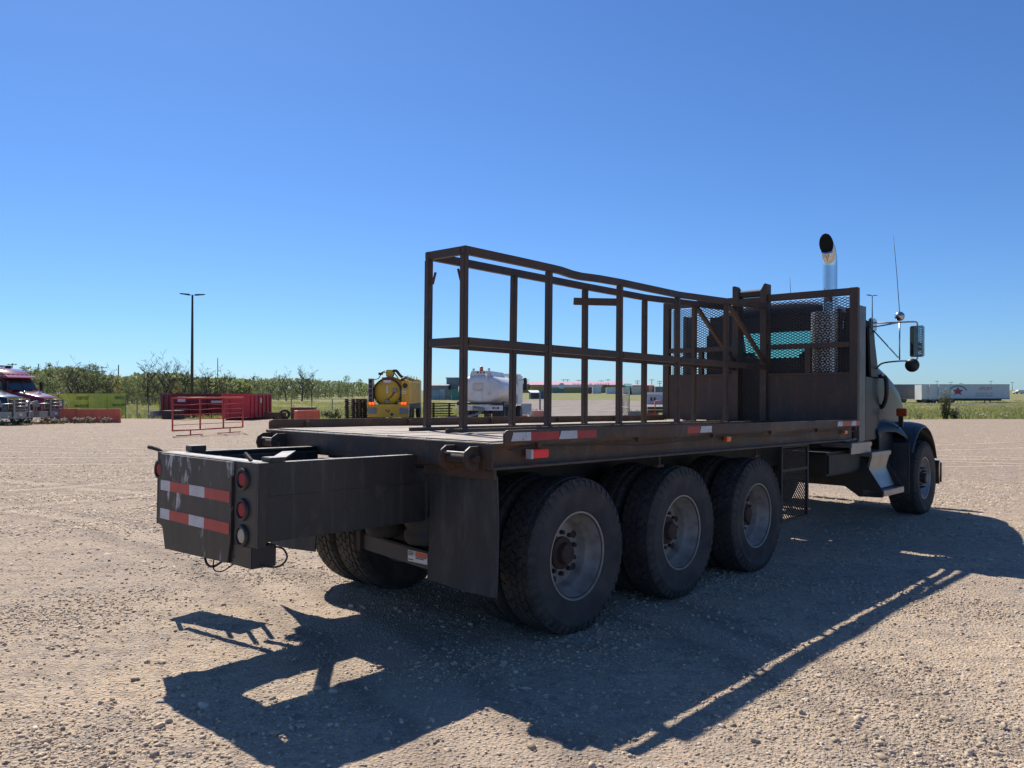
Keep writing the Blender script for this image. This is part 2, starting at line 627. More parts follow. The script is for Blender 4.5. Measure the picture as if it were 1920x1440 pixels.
GRASSM = mk('field_grass', (0.175, 0.185, 0.075), (0.24, 0.23, 0.105), rough=0.95, scale=0.09, detail=8, c3=(0.28, 0.25, 0.12), s3=0.35, t3=(0.5, 0.75), spec=0.1,
            bump=0.8, bscale=1.2)
xs = spread(-3200, 3200, -60, 60, 6, 1.12)
ys = spread(-900, 5200, -20, 160, 6, 1.11)
land = grid_mesh('ground', xs, ys, lambda x, y: gbase(x, y) - 0.10 + 0.35 * fbm(x / 60, y / 60, 3, 3) * np.clip((np.hypot(x, y) - 120) / 150, 0, 1), GRASSM)
tag(land, 'green grassland around the yard reaching the horizon', kind='structure')


def land_z(x, y):
    return gbase(x, y) - 0.10 + 0.35 * fbm(np.asarray(x) / 60, np.asarray(y) / 60, 3, 3) * np.clip((np.hypot(x, y) - 120) / 150, 0, 1)


def strip(name, pts, mat, lift, n=40, edge=0.0):
    """a road: pts = [(xl, xr, y)], finely sampled so it follows the land"""
    ysr = np.array([p[2] for p in pts])
    yy = np.interp(np.linspace(0, 1, n), np.linspace(0, 1, len(pts)), ysr)
    xl = np.interp(np.linspace(0, 1, n), np.linspace(0, 1, len(pts)), [p[0] for p in pts])
    xr = np.interp(np.linspace(0, 1, n), np.linspace(0, 1, len(pts)), [p[1] for p in pts])
    xl = xl + edge * (vn(yy * 0.4, yy * 0 + 3.3) - 0.5) * 2
    xr = xr + edge * (vn(yy * 0.4, yy * 0 + 8.3) - 0.5) * 2
    t = np.linspace(0, 1, 24)
    X = xl[:, None] * (1 - t) + xr[:, None] * t
    Y = np.repeat(yy[:, None], 24, 1)
    Z = land_z(X, Y) + lift
    m = MB()
    m.v = [tuple(p) for p in np.stack([X, Y, Z], -1).reshape(-1, 3)]
    m.f = [(i * 24 + k, i * 24 + k + 1, (i + 1) * 24 + k + 1, (i + 1) * 24 + k) for i in range(n - 1) for k in range(23)]
    return m.build(name, mat, None, smooth=True)


ROADM = mk('dirt_road', (0.30, 0.255, 0.225), (0.20, 0.165, 0.145), rough=0.95, scale=0.25, detail=8, c3=(0.42, 0.36, 0.30), s3=0.8, t3=(0.52, 0.7), spec=0.1)
GREYROAD = mk('grey_gravel_road', (0.24, 0.215, 0.205), (0.17, 0.155, 0.15), rough=0.95, scale=0.15, detail=6, spec=0.1)
tag(strip('dirt_road', [(0.6, 8.6, 53.5), (0.0, 9.5, 60), (1.2, 11.2, 75), (1.0, 20, 105), (-6, 42, 130), (-14, 40, 155), (-2, 24, 190)], ROADM, 0.055, 60, 0.7),
    'churned brown dirt road leading away from the yard', kind='structure')
tag(strip('gravel_road', [(58, 260, 128), (58, 260, 133.5), (58, 260, 139)], GREYROAD, 0.06, 12), 'grey gravel road crossing the grass before the trailers', kind='structure')

# loose stones: too many to count
def stone_field():
    ico = bmesh.new(); bmesh.ops.create_icosphere(ico, subdivisions=2, radius=1)
    v2 = np.array([v.co[:] for v in ico.verts]); f2 = np.array([[v.index for v in f.verts] for f in ico.faces]); ico.free()
    ico = bmesh.new(); bmesh.ops.create_icosphere(ico, subdivisions=1, radius=1)
    v1 = np.array([v.co[:] for v in ico.verts]); f1 = np.array([[v.index for v in f.verts] for f in ico.faces]); ico.free()
    v0 = np.array([(1, 0, 0), (-1, 0, 0), (0, 1, 0), (0, -1, 0), (0, 0, 1), (0, 0, -.4)], float)
    f0 = np.array([(0, 2, 4), (2, 1, 4), (1, 3, 4), (3, 0, 4)])
    allv, allf, cols = [], [], []
    off = 0
    for (n, r0, r1, smin, smax, pw, V, F) in ((1700, 2.2, 6.5, .011, .025, 2.6, v2, f2), (40000, 2.2, 7.5, .0042, .012, 1.8, v1, f1),
                                              (38000, 6.0, 26, .007, .018, 2.0, v1, f1), (90000, 10.5, 56, .011, .030, 1.8, v0, f0)):
        ang = rng.uniform(R(-46), R(46), n * 3)
        r = r0 * (r1 / r0) ** (rng.random(n * 3) ** .9)
        if r0 > 5:
            r = r + rng.normal(0, 1, n * 3) * .12 * r0
        x, y = r * np.sin(ang), r * np.cos(ang)
        dens = np.clip(0.36 + 1.7 * fbm(x * 0.75, y * 1.1, 21, 4), 0.16, 1)
        keep = np.where(rng.random(n * 3) < dens)[0][:n]
        x, y = x[keep], y[keep]
        k = len(x)
        s = smin * (smax / smin) ** (rng.random(k) ** pw)
        a = rng.uniform(0, 6.283, k)
        sc = np.stack([s * rng.uniform(.75, 1.35, k), s * rng.uniform(.6, 1.0, k), s * rng.uniform(.42, .85, k)], 1)
        jit = 1 + rng.uniform(-.36, .36, (k, len(V), 1))
        P = V[None] * jit * sc[:, None, :]
        tl = rng.uniform(-.3, .3, k)[:, None]
        ca, sa = np.cos(a)[:, None], np.sin(a)[:, None]
        PX = P[..., 0] * ca - P[..., 1] * sa
        PY = P[..., 0] * sa + P[..., 1] * ca
        PZ = P[..., 2] + PX * tl
        Z = yard_z(x, y)
        W = np.stack([PX + x[:, None], PY + y[:, None], PZ + (Z + s * .12)[:, None]], -1)
        allv.append(W.reshape(-1, 3))
        allf.append((F[None] + (np.arange(k) * len(V))[:, None, None]).reshape(-1, 3) + off)
        off += k * len(V)
        g = np.clip(rng.normal(0.5, 0.24, k), 0, 1)
        w = rng.uniform(0, 1, k)
        c = np.stack([.27 + .41 * g + .05 * w, .212 + .34 * g + .03 * w, .155 + .27 * g, np.ones(k)], 1)
        cols.append(np.repeat(c, len(V), 0))
    co = np.concatenate(allv).astype(np.float32); fa = np.concatenate(allf).astype(np.int32); cc = np.concatenate(cols).astype(np.float32)
    me = bpy.data.meshes.new('loose_stones')
    me.vertices.add(len(co)); me.vertices.foreach_set('co', co.ravel())
    me.loops.add(fa.size); me.loops.foreach_set('vertex_index', fa.ravel())
    me.polygons.add(len(fa)); me.polygons.foreach_set('loop_start', np.arange(0, fa.size, 3, dtype=np.int32))
    me.update(calc_edges=True)
    me.polygons.foreach_set('use_smooth', np.ones(len(fa), bool))
    at_ = me.color_attributes.new('tint', 'FLOAT_COLOR', 'POINT')
    at_.data.foreach_set('color', cc.ravel())
    m = bpy.data.materials.new('stone')
    nt, b = nodes_of(m)
    an = nt.nodes.new('ShaderNodeAttribute'); an.attribute_name = 'tint'
    nt.links.new(an.outputs['Color'], b.inputs['Base Color'])
    b.inputs['Roughness'].default_value = 0.85
    b.inputs['Specular IOR Level'].default_value = 0.3
    me.materials.append(m)
    ob = bpy.data.objects.new('loose_stones', me); COL.objects.link(ob)
    tag(ob, 'loose grey and tan stones strewn over the gravel yard', 'gravel', kind='stuff')


stone_field()

# ------------------------------------------------------------------ the flatbed truck
T = thing('flatbed_truck', 'dark rusty flatbed truck with a steel pipe rack, standing in the foreground', 'truck')
T.matrix_world = Matrix(((0.6724518, -0.7400546, 0.0112998, -0.44084), (0.7400048, 0.6725426, 0.0089084, 6.236642),
                         (-0.0141923, 0.0023715, 0.9998965, -0.050748 + 0.012), (0, 0, 0, 1)))


def part(name, m, mat, parent=T, **k):
    return m.build(name, mat, parent, **k)


# --- deck
deck = MB()
for i in range(16):
    x = -0.75 + i * 0.385
    deck.box(x, x + 0.06, -1.195, 1.195, 1.2, 1.298)
deck = part('deck', deck.box(-0.86, 5.15, -0.5, -0.42, 1.15, 1.199).box(-0.86, 5.15, 0.42, 0.5, 1.15, 1.199), DARKSTEEL)
NB = 12
w = 2.38 / NB
for i in range(NB):
    y0 = -1.19 + i * w
    x0, x1 = -0.872, 5.12
    pl = MB()
    nseg = 12
    secs = []
    for s in range(nseg + 1):
        x = x0 + (x1 - x0) * s / nseg
        dz = random.uniform(-.003, .003)
        dy = random.uniform(-.0015, .0015)
        a, b_ = y0 + .005 + dy, y0 + w - .005 + dy
        secs.append([(x, a, 1.30), (x, b_, 1.30), (x, b_, 1.338 + dz), (x, b_ - .006, 1.344 + dz), (x, a + .006, 1.344 + dz), (x, a, 1.338 + dz)])
    pl.loft(secs)
    part('plank', pl, PLANK, deck)

for s in (-1, 1):
    m = MB()
    m.box(-0.93, 5.2, s * 1.205, s * 1.218, 1.182, 1.335)
    m.box(-0.93, 5.2, s * 1.2185, s * 1.275, 1.175, 1.187)
    m.box(-0.93, 5.2, s * 1.2185, s * 1.268, 1.318, 1.334)
    part('side_channel', m, STEEL)
    # rub rail with rounded rear end
    prof = [(-0.865, 1.336), (5.19, 1.336), (5.19, 1.414), (-0.845, 1.414), (-0.868, 1.408), (-0.879, 1.394), (-0.879, 1.336)]
    rail = part('rub_rail', MB().prism(prof, 'y', s * 1.299, s * 1.315), STEEL, bevel=0.002)
    for i in range(6):
        x = -0.55 + i * 1.13
        part('standoff', MB().box(x, x + .03, s * 1.2695, s * 1.2985, 1.30, 1.398), STEEL, rail)
    if s < 0:
        k = 0
        for (a, b_, mt) in ((-.823, -.642, WHITETAPE), (-.641, -.366, REDTAPE2), (-.365, -.176, WHITETAPE), (-.175, .038, REDTAPE2),
                            (1.249, 1.453, REDTAPE2), (1.454, 1.649, WHITETAPE), (4.482, 4.64, WHITETAPE), (4.641, 4.9, REDTAPE), (4.901, 5.06, WHITETAPE), (5.061, 5.187, REDTAPE)):
            sl = 0.02 if mt is WHITETAPE else 0.0
            poly = [(a, 1.347), (b_, 1.347), (b_, 1.399), (a + sl, 1.399)]
            part('red_reflector_tape' if mt is not WHITETAPE else 'white_reflector_tape', MB().prism(poly, 'y', -1.3152, -1.3172), mt, rail)

# sagging wire under the right rail
pts = []
for i in range(60):
    x = -0.8 + i * 0.1
    pts.append((x, -1.274, 1.312 - 0.035 * abs(math.sin((x + .3) * 1.35)) + 0.006 * math.sin(x * 7)))
part('wiring', MB().tube(pts, 0.0045, 6), BLACK, smooth=True)
part('side_marker_lamp', MB().box(-0.59, -0.425, -1.2425, -1.285, 1.232, 1.284), mk_emit('marker_red', (0.8, 0.01, 0.02), 0.10, (0.6, 0.015, 0.03)), bevel=0.006)
part('lamp_base', MB().box(-0.605, -0.588, -1.2425, -1.29, 1.228, 1.288), WHITETAPE)
for x in (2.0, 4.83):
    part('side_marker_lamp', MB().box(x, x + .085, -1.2425, -1.275, 1.255, 1.297), AMBER, bevel=0.006)
for x in (1.0, 2.7):
    m = MB().box(x, x + .02, -1.2, -1.215, 1.10, 1.178)
    m.box(x - .03, x + .06, -1.19, -1.22, 1.085, 1.105)
    part('chain_hook', m, HUB)

# --- rear beam
m = MB().box(-0.944, -0.931, -1.275, 1.24, 1.182, 1.333)
m.box(-0.931, -0.88, -1.2, 1.2, 1.325, 1.336)
m.box(-0.9305, -0.86, -1.2, 1.2, 1.172, 1.184)
part('rear_beam', m, STEEL, bevel=0.002)
for s in (-1, 1):
    cy = s * 1.06
    m = MB()
    for dy in (-0.105, 0.105):
        poly = [(-0.9445, 1.165), (-0.9445, 1.315), (-1.02, 1.315), (-1.06, 1.29), (-1.075, 1.24), (-1.055, 1.19), (-1.01, 1.165)]
        m.prism(poly, 'y', cy + dy - .008, cy + dy + .008)
    br = part('roller_bracket', m, STEEL, bevel=0.003)
    part('roller', MB().cyl((-1.005, cy - .09, 1.24), (-1.005, cy + .09, 1.24), 0.03, 20), HUB, br, smooth=True, angle=R(40))
    part('roller_pin', MB().cyl((-1.005, cy - .155, 1.24), (-1.005, cy + .155, 1.24), 0.024, 14), HUB, br, smooth=True, angle=R(40))
    part('bolt', MB().cyl((-1.035, cy - .095, 1.275), (-1.035, cy + .095, 1.275), 0.008, 8), RIM, br)

# --- tail section
for s in (-1, 1):
    m = MB().box(-2.06, -0.945, s * .580, s * .600, 1.05, 1.235)
    m.box(-2.06, -0.85, s * .580, s * .603, 0.80, 1.0497)
    m.box(-2.02, -0.95, s * .53, s * .5795, 1.222, 1.234)
    part('tail_side_plate', m, TAILP, bevel=0.0015)
    if s > 0:
        part('inner_rail', MB().box(-2.0, -0.95, .50, .545, 1.08, 1.20), TAILP, bevel=0.003)
part('diagonal_brace', MB().bar((-1.62, -.02, 1.195), (-1.15, .56, 1.205), 0.085, 0.012), mk('bare_steel', (0.36, 0.33, 0.31), (0.25, 0.22, 0.2), rough=0.5, scale=8))
part('tail_crossbar', MB().bar((-1.66, .57, 1.19), (-2.0, .30, 1.19), .05, .02), TAILP)
part('tail_floor', MB().box(-2.03, -0.86, -.578, -.13, .802, .815), DARKSTEEL)
m = MB().box(-2.082, -2.061, -.603, .603, .775, 1.235)
m.box(-2.083, -2.03, -.622, -.6035, .775, 1.237).box(-2.083, -2.03, .6035, .622, .775, 1.237)
m.box(-2.06, -1.97, -.58, .58, 1.222, 1.236)
tail = part('tail_plate', m, TAILP, bevel=0.002)
cover = part('cover_plate', MB().prism([(.545, 1.228), (-.36, 1.228), (-.36, .80), (-.33, .66), (.46, .635), (.50, .76), (.545, .79)], 'x', -2.098, -2.083), SCUFF, bevel=0.002)
m = MB().box(-2.0825, -1.93, -.56, .50, .655, .774)
part('chin_box', m, TAILP, bevel=0.004)
for (z0, z1) in ((1.012, 1.055), (0.833, 0.877)):
    ed = [.53, .425, .205, .055, -.345]
    if z0 < 1: ed = [.53, .40, .185, .025, -.345]
    ed = [.53, .40, .14, -.05, -.345]
    for j in range(4):
        wh = j % 2 == 0
        part('white_reflector_tape' if wh else 'red_reflector_tape', MB().box(-2.1005, -2.0985, ed[j], ed[j + 1] + .001, z0 - .012, z1 + .008), WHITETAPE if wh else REDTAPE, cover)
for (y, z, mt) in ((-.462, 1.140, REDLENS), (-.462, .972, REDLENS), (-.462, .828, WHITELENS), (.578, 1.125, REDLENS)):
    lm = MB()
    lm.lathe([(0.0, -0.010), (0.012, -0.0125), (0.022, -0.0095), (0.031, -0.011), (0.040, -0.007), (0.0445, -0.001), (0.0445, 0.01)], (-2.0835, 0, 0), 'x', 28)
    lm.v = [(p[0], p[1] + y, p[2] + z) for p in lm.v]
    lamp = part('tail_lamp', lm, mt, smooth=True)
    g = MB().lathe([(0.0450, 0.0), (0.0455, -0.012), (0.051, -0.017), (0.060, -0.014), (0.063, 0.0)], (-2.0835, 0, 0), 'x', 28)
    g.v = [(p[0], p[1] + y, p[2] + z) for p in g.v]
    part('grommet', g, BLACK, lamp, smooth=True)
part('handle', MB().tube([(-2.05, .61, 1.22), (-2.06, .66, 1.245), (-2.08, .70, 1.255), (-2.10, .725, 1.262)], .013, 8), HUB, smooth=True)
part('block', MB().box(-1.93, -1.83, .47, .56, 1.2365, 1.275), TAILP, bevel=0.004)
part('block', MB().box(-2.0, -1.9, -.60, -.50, 1.2365, 1.262), TAILP, bevel=0.004)
part('latch', MB().bar((-2.07, -.52, 1.245), (-2.085, -.475, 1.285), .02, .014), STEEL)


def curve_pts(ctrl, n=24):
    c = [Vector(p) for p in ctrl]
    c = [c[0]] + c + [c[-1]]
    out = []
    for i in range(1, len(c) - 2):
        for k in range(n // (len(c) - 3) + 1):
            t = k / (n // (len(c) - 3) + 1)
            p0, p1, p2, p3 = c[i - 1], c[i], c[i + 1], c[i + 2]
            out.append(0.5 * ((2 * p1) + (p2 - p0) * t + (2 * p0 - 5 * p1 + 4 * p2 - p3) * t * t + (3 * p1 - p0 - 3 * p2 + p3) * t ** 3))
    return out + [c[-2]]


part('cable', MB().tube(curve_pts([(-2.085, -.36, .70), (-2.03, -.55, .672), (-1.98, -.66, .672), (-1.95, -.70, .72), (-1.95, -.66, .765), (-1.97, -.605, .772)], 30), .0055, 8), BLACK, smooth=True)
part('cable', MB().tube(curve_pts([(-2.06, .02, .655), (-2.08, -.06, .612), (-2.07, -.12, .606), (-2.05, -.2, .652)], 20), .0075, 8), BLACK, smooth=True)
part('cable', MB().tube(curve_pts([(-2.05, -.08, .64), (-2.09, -.16, .598), (-2.08, -.24, .598), (-2.05, -.32, .65)], 20), .004, 8), BLACK, smooth=True)
# fold-down step hung on the far side of the tail
m = MB()
m.bar((-1.50, 1.52, .48), (-1.32, .86, .48), .27, .03)
for p in ((-1.57, 1.50), (-1.44, 1.53), (-1.42, 1.10), (-1.25, .88), (-1.38, .85)):
    m.bar((p[0], p[1], .49), (p[0], p[1], .84), .03, .025)
m.bar((-1.52, 1.52, .85), (-1.40, .604, .85), .04, .04)
m.bar((-1.30, .88, .85), (-1.25, .604, .85), .04, .04)
part('step', m, STEEL)

# --- mud flaps
for s in (-1, 1):
    secs = []
    for i in range(15):
        t = i / 14
        z = 1.135 - t * .725
        bulge = 0.012 * math.sin(t * 3.0) - 0.012 * t * t
        row = []
        for k in range(13):
            u = k / 12
            y = .635 + u * .61 + .012 * t * (1 if u > .5 else .3)
            zz = z + .018 * (1 - u) ** 2 * t ** 3
            row.append((-.865 + bulge + .014 * math.cos(u * 5.5) * t - .03 * (u - .5) ** 2 * t, s * y, zz))
        secs.append(row)
    fm = MB()
    fr = [[(p[0] - .006, p[1], p[2]) for p in r] for r in secs]
    bk = [[(p[0] + .006, p[1], p[2]) for p in r[::-1]] for r in secs]
    fm.loft([a + b_ for a, b_ in zip(fr, bk)])
    fl = part('mud_flap', fm, FLAP, smooth=True, angle=R(50))
    part('flap_bracket', MB().box(-.905, -.875, s * .625, s * 1.25, 1.115, 1.171), STEEL, fl, bevel=.003)

# --- chassis
for s in (-1, 1):
    m = MB().box(-.9, 8.95, s * .42, s * .432, .84, 1.14)
    m.box(-.9, 8.95, s * .36, s * .42, .84, .855).box(-.9, 8.95, s * .36, s * .42, 1.125, 1.14)
    part('frame_rail', m, DARKSTEEL)
for x in (0, 1.384, 2.768):
    m = MB().tube([(x, -1.0, .535), (x, -.28, .535), (x, -.2, .535), (x, 0, .535), (x, .2, .535), (x, .28, .535), (x, 1.0, .535)], [.075, .085, .15, .22, .15, .085, .075], 16)
    part('drive_axle', m, DARKSTEEL, smooth=True)
    for s in (-1, 1):
        part('leaf_spring', MB().bar((x - .6, s * .52, .72), (x + .6, s * .52, .72), .09, .09), DARKSTEEL)
m = MB().box(8.16, 8.30, -.95, .95, .33, .46)
part('steer_axle', m, DARKSTEEL, bevel=.01)
part('drive_shaft', MB().cyl((2.9, 0, .6), (6.6, 0, .78), .06, 12), DARKSTEEL, smooth=True)
sb = part('suspension_beam', MB().bar((-.79, .12, .575), (-.79, -.74, .52), .09, .115), mk('grey_beam', (.055, .053, .052), (.08, .072, .066), rough=.6, scale=4), bevel=.008)
part('beam_end', MB().box(-.86, -.72, .09, .145, .50, .65), HUB, sb, bevel=.006)
part('warning_label', MB().box(-.8368, -.8355, -.595, -.40, .505, .578), LABELW, sb)
part('label_band', MB().box(-.8378, -.837, -.593, -.475, .548, .576), LABELR, sb)
for k, (a, b_, z) in enumerate(((-.405, -.46, .566), (-.405, -.465, .556), (-.405, -.45, .546), (-.48, -.585, .54), (-.48, -.56, .53), (-.405, -.455, .515))):
    part('label_print', MB().box(-.8376, -.837, a, b_, z, z + .006), INK, sb)
for y in (-.08, -.50):
    part('air_spring', MB().lathe([(.0, .63), (.11, .63), (.135, .66), (.14, .70), (.115, .73), (.14, .76), (.14, .80), (.11, .83), (0, .83)], (-.78, y, 0), 'z', 24), RUBBER, smooth=True)
part('cross_member', MB().box(-.88, -.84, -.6, .6, .83, 1.14), DARKSTEEL)
part('engine_block', MB().box(6.7, 8.3, -.33, .33, .62, 1.5), DARKSTEEL, bevel=.05)
part('transmission', MB().box(5.3, 6.68, -.25, .25, .6, 1.1), DARKSTEEL, bevel=.05)

# --- wheels
def tyre_mesh(name, rad, wid, rimr):
    h = wid / 2
    prof = [(rimr - .012, -h * .78), (rimr + .012, -h * .86), (rimr + .05, -h * .97), (rimr + (rad - rimr) * .5, -h * 1.04), (rad - .07, -h * .99), (rad - .03, -h * .90), (rad - .016, -h * .80),
            (rad - .014, -h * .4), (rad - .013, 0), (rad - .014, h * .4), (rad - .016, h * .80), (rad - .03, h * .90), (rad - .07, h * .99), (rimr + (rad - rimr) * .5, h * 1.04), (rimr + .05, h * .97), (rimr + .012, h * .86), (rimr - .012, h * .78)]
    rid = [(rimr + .018, -h * .90), (rimr + .026, -h * .925), (rimr + .030, -h * .915), (rimr + .052, -h * .975), (rimr + .058, -h * .965), (rimr + .09, -h * 1.03), (rimr + .096, -h * 1.018), (rad - .085, -h * 1.02), (rad - .08, -h * 1.035), (rad - .072, -h * 1.01)]
    prof = prof[:2] + rid + prof[5:]
    return MB().lathe(prof, seg=72)


def tread_mesh(rad, wid, rows, nblk, ht=.016):
    """raised tread blocks in skewed rows round the tyre"""
    m = MB()
    h = wid / 2 * .86
    rw = 2 * h / rows
    for j in range(rows):
        y0, y1 = -h + j * rw + .004, -h + (j + 1) * rw - .004
        yc = abs((y0 + y1) / 2) / h
        top = rad - .004 * yc * yc - (0.006 if j in (0, rows - 1) else 0)
        off = (j % 2) * .5
        da = 2 * math.pi / nblk
        sk = da * (.30 if j % 2 else -.30)
        g = .055
        for k in range(nblk):
            a0 = (k + off + g) * da
            a1 = (k + 1 + off - g) * da
            am = (a0 + a1) / 2
            ring = [(a0 - sk * .5, y0), (am - sk * .35, y0 - .0025), (a1 - sk * .5, y0), (a1 + sk * .5, y1), (am + sk * .35, y1 + .0025), (a0 + sk * .5, y1)]
            lo = [((rad - .02) * math.cos(a), y, (rad - .02) * math.sin(a)) for a, y in ring]
            hi = [(top * math.cos(am + (a - am) * .93), (y - (y0 + y1) / 2) * .94 + (y0 + y1) / 2, top * math.sin(am + (a - am) * .93)) for a, y in ring]
            o = len(m.v)
            m.v += lo + hi
            m.f += [tuple(o + 6 + q for q in range(6))] + [(o + q, o + (q + 1) % 6, o + 6 + (q + 1) % 6, o + 6 + q) for q in range(6)]
    n2 = nblk
    for sd in (-1, 1):
        for k in range(n2):
            a0, a1 = (k + .22) * 2 * math.pi / n2, (k + .78) * 2 * math.pi / n2
            hw = wid / 2
            o = len(m.v)
            for (r, y) in ((rad - .012, hw * .86), (rad - .030, hw * .945), (rad - .062, hw * 1.015), (rad - .066, hw * .99), (rad - .034, hw * .89), (rad - .022, hw * .82)):
                for a in (a0, a1):
                    m.v.append((r * math.cos(a), sd * y, r * math.sin(a)))
            m.f += [(o, o + 1, o + 3, o + 2), (o + 2, o + 3, o + 5, o + 4), (o + 4, o + 5, o + 7, o + 6), (o, o + 2, o + 8, o + 10), (o + 2, o + 4, o + 6, o + 8), (o + 1, o + 3, o + 9, o + 11), (o + 3, o + 5, o + 7, o + 9)]
    return m


def rim_mesh(rimr, h, inset, outward=1):
    """steel disc rim; outer side is -y. disc sits 'inset' inboard of the outer flange"""
    f = -h
    prof = [(rimr + .012, f - .002), (rimr + .010, f - .010), (rimr - .001, f - .010), (rimr - .008, f + .006), (rimr - .022, f + .03), (rimr - .030, f + .075),
            (rimr - .055, f + .10), (rimr - .062, f + inset * .75), (rimr - .068, f + inset), (.215, f + inset + .012), (.165, f + inset - .002), (.11, f + inset - .012), (.085, f + inset - .012)]
    m = MB().lathe(prof, seg=64)
    return m


RTYRE = tyre_mesh('tyre', .535, .285, .292).build('tyre_src', RUBBER, None, smooth=True, angle=R(60)).data
RTREAD = tread_mesh(.537, .285, 5, 46).build('tread_src', TREAD, None).data
RRIM = rim_mesh(.292, .112, .155).build('rim_src', RIM, None, smooth=True, angle=R(40)).data
FTYRE = tyre_mesh('tyre', .535, .40, .292).build('tyre_src', RUBBER, None, smooth=True, angle=R(60)).data
FTREAD = tread_mesh(.537, .40, 6, 52).build('tread_src', TREAD, None).data
FRIM = rim_mesh(.292, .165, .07).build('rim_src', mk('steer_rim', (.42, .41, .40), (.30, .285, .265), rough=.45, metal=.3, scale=6), None, smooth=True, angle=R(40)).data
HOLE = MB().lathe([(0, 0), (.026, 0), (.026, .004), (0, .004)], seg=16).build('hole_src', BLACK, None).data
NUT = MB().cyl((0, -.03, 0), (0, .01, 0), .016, 6).build('nut_src', HUB, None).data
SPIKE = MB().tube([(0, .01, 0), (0, -.03, 0), (0, -.075, 0)], [.019, .017, .004], 8).build('spike_src', BLACK, None, smooth=True).data
HUBM = MB().lathe([(0, -.085), (.05, -.085), (.068, -.078), (.072, -.062), (.078, -.04), (.112, -.03), (.115, -.012), (.115, .03)], seg=28).build('hub_src', HUB, None, smooth=True, angle=R(35)).data
HUBF = MB().lathe([(0, -.11), (.05, -.11), (.066, -.10), (.07, -.03), (.10, -.02), (.105, .02)], seg=24).build('hub_src', BLACK, None, smooth=True, angle=R(35)).data
for nm in ('tyre_src', 'tread_src', 'rim_src', 'hole_src', 'nut_src', 'spike_src', 'hub_src'):
    for o in [o for o in bpy.data.objects if o.name.startswith(nm)]:
        bpy.data.objects.remove(o)


def wheel(x, y, side, inner=False, front=False, par=T, rz=None):
    """side -1: outer face towards -y"""
    rim = inst('wheel', FRIM if front else RRIM, par, (x, y, .535), (0, random.uniform(0, 6), 0 if side < 0 else math.pi))
    if inner:
        rim.rotation_euler[2] += math.pi
    inst('tyre', FTYRE if front else RTYRE, rim)
    inst('tread', FTREAD if front else RTREAD, rim)
    if not inner:
        f = (-.165 + .07) if front else (-.112 + .155)
        inst('hub', HUBF if front else HUBM, rim, (0, f, 0))
        for k in range(10):
            a = k * 2 * math.pi / 10
            inst('lug_nut', SPIKE if front else NUT, rim, (.142 * math.cos(a), f - .006, .142 * math.sin(a)))
        for k in range(5):
            a = (k + .25) * 2 * math.pi / 5
            inst('hand_hole', HOLE, rim, (.19 * math.cos(a), f - .0055, .19 * math.sin(a)))
    return rim


for x in (0, 1.384, 2.768):
    for s in (-1, 1):
        wheel(x, s * 1.078, s)
        wheel(x, s * .745, s, inner=True)
for s in (-1, 1):
    wheel(8.233, s * 1.03, s, front=True)


# --- expanded metal
def diamond_mesh(u0, u1, v0, v1, pu, pv, w, tk, place):
    """zig-zag strands: adjacent strands touch, forming diamonds. place(u,v,t)->xyz"""
    m = MB()
    nv = int((v1 - v0) / pv)
    nu = int((u1 - u0) / pu * 2)
    for j in range(nv + 1):
        for sgn in (1, -1):
            for i in range(nu):
                ua, ub = u0 + i * pu / 2, u0 + (i + 1) * pu / 2
                va = v0 + j * pv + (pv / 2 * (i % 2) * sgn)
                vb = v0 + j * pv + (pv / 2 * ((i + 1) % 2) * sgn)
                if min(va, vb) < v0 - 1e-6 or max(va, vb) > v1 + 1e-6 or ub > u1 + 1e-6:
                    continue
                o = len(m.v)
                for (u, v) in ((ua, va), (ub, vb)):
                    for (dv, t) in ((-w / 2, -tk), (w / 2, -tk), (w / 2, tk), (-w / 2, tk)):
                        m.v.append(place(u, v + dv, t))
                m.f += [(o, o + 1, o + 5, o + 4), (o + 1, o + 2, o + 6, o + 5), (o + 2, o + 3, o + 7, o + 6), (o + 3, o, o + 4, o + 7)]
    return m


def hb_mesh(y0, y1, z0, z1):
    ob = part('expanded_mesh', diamond_mesh(y0, y1, z0, z1, .066, .033, .0095, .003, lambda u, v, t: (5.185 + t, u, v)), MESHM, fixn=False)
    ob['kind'] = 'stuff'
    return ob


# --- headboard
XH0, XH1 = 5.145, 5.225
for s in (-1, 1):
    part('headboard_post', MB().box(XH0, XH1, s * 1.21, s * 1.30, 1.36, 2.955), RACK, bevel=.003)
    part('headboard_plate', MB().box(5.16, 5.17, min(s * 1.209, .255 if s > 0 else -.205), max(s * 1.209, .255 if s > 0 else -.205), 1.362, 1.935), mk('rusty_plate', (.034, .026, .023), (.082, .048, .034), rough=.6, scale=1.3, c3=(.12, .066, .042), s3=4, t3=(.55, .8), streak=(.12, .062, .038), bump=.3, bscale=40, rvar=.12))
    a, b_ = (.2555, 1.2095) if s > 0 else (-1.2095, -.2055)
    part('headboard_bar', MB().box(XH0, XH1, a, b_, 2.872, 2.952), RACK, bevel=.003)
    part('headboard_bar', MB().box(XH0 + .004, XH1 - .004, a, b_, 2.262, 2.325), RACK, bevel=.003)
    part('headboard_bar', MB().box(XH0 + .004, XH1 - .03, a, b_, 1.9355, 1.965), RACK, bevel=.003)
    hb_mesh(a, b_, 1.965, 2.87)
part('headboard_bar', MB().box(XH0 + .006, XH1 - .006, -.745, -.68, 1.9655, 2.2615), RACK, bevel=.003)
part('headboard_bar', MB().box(XH0 + .006, XH1 - .006, .70, .76, 1.9655, 2.2615), RACK, bevel=.003)
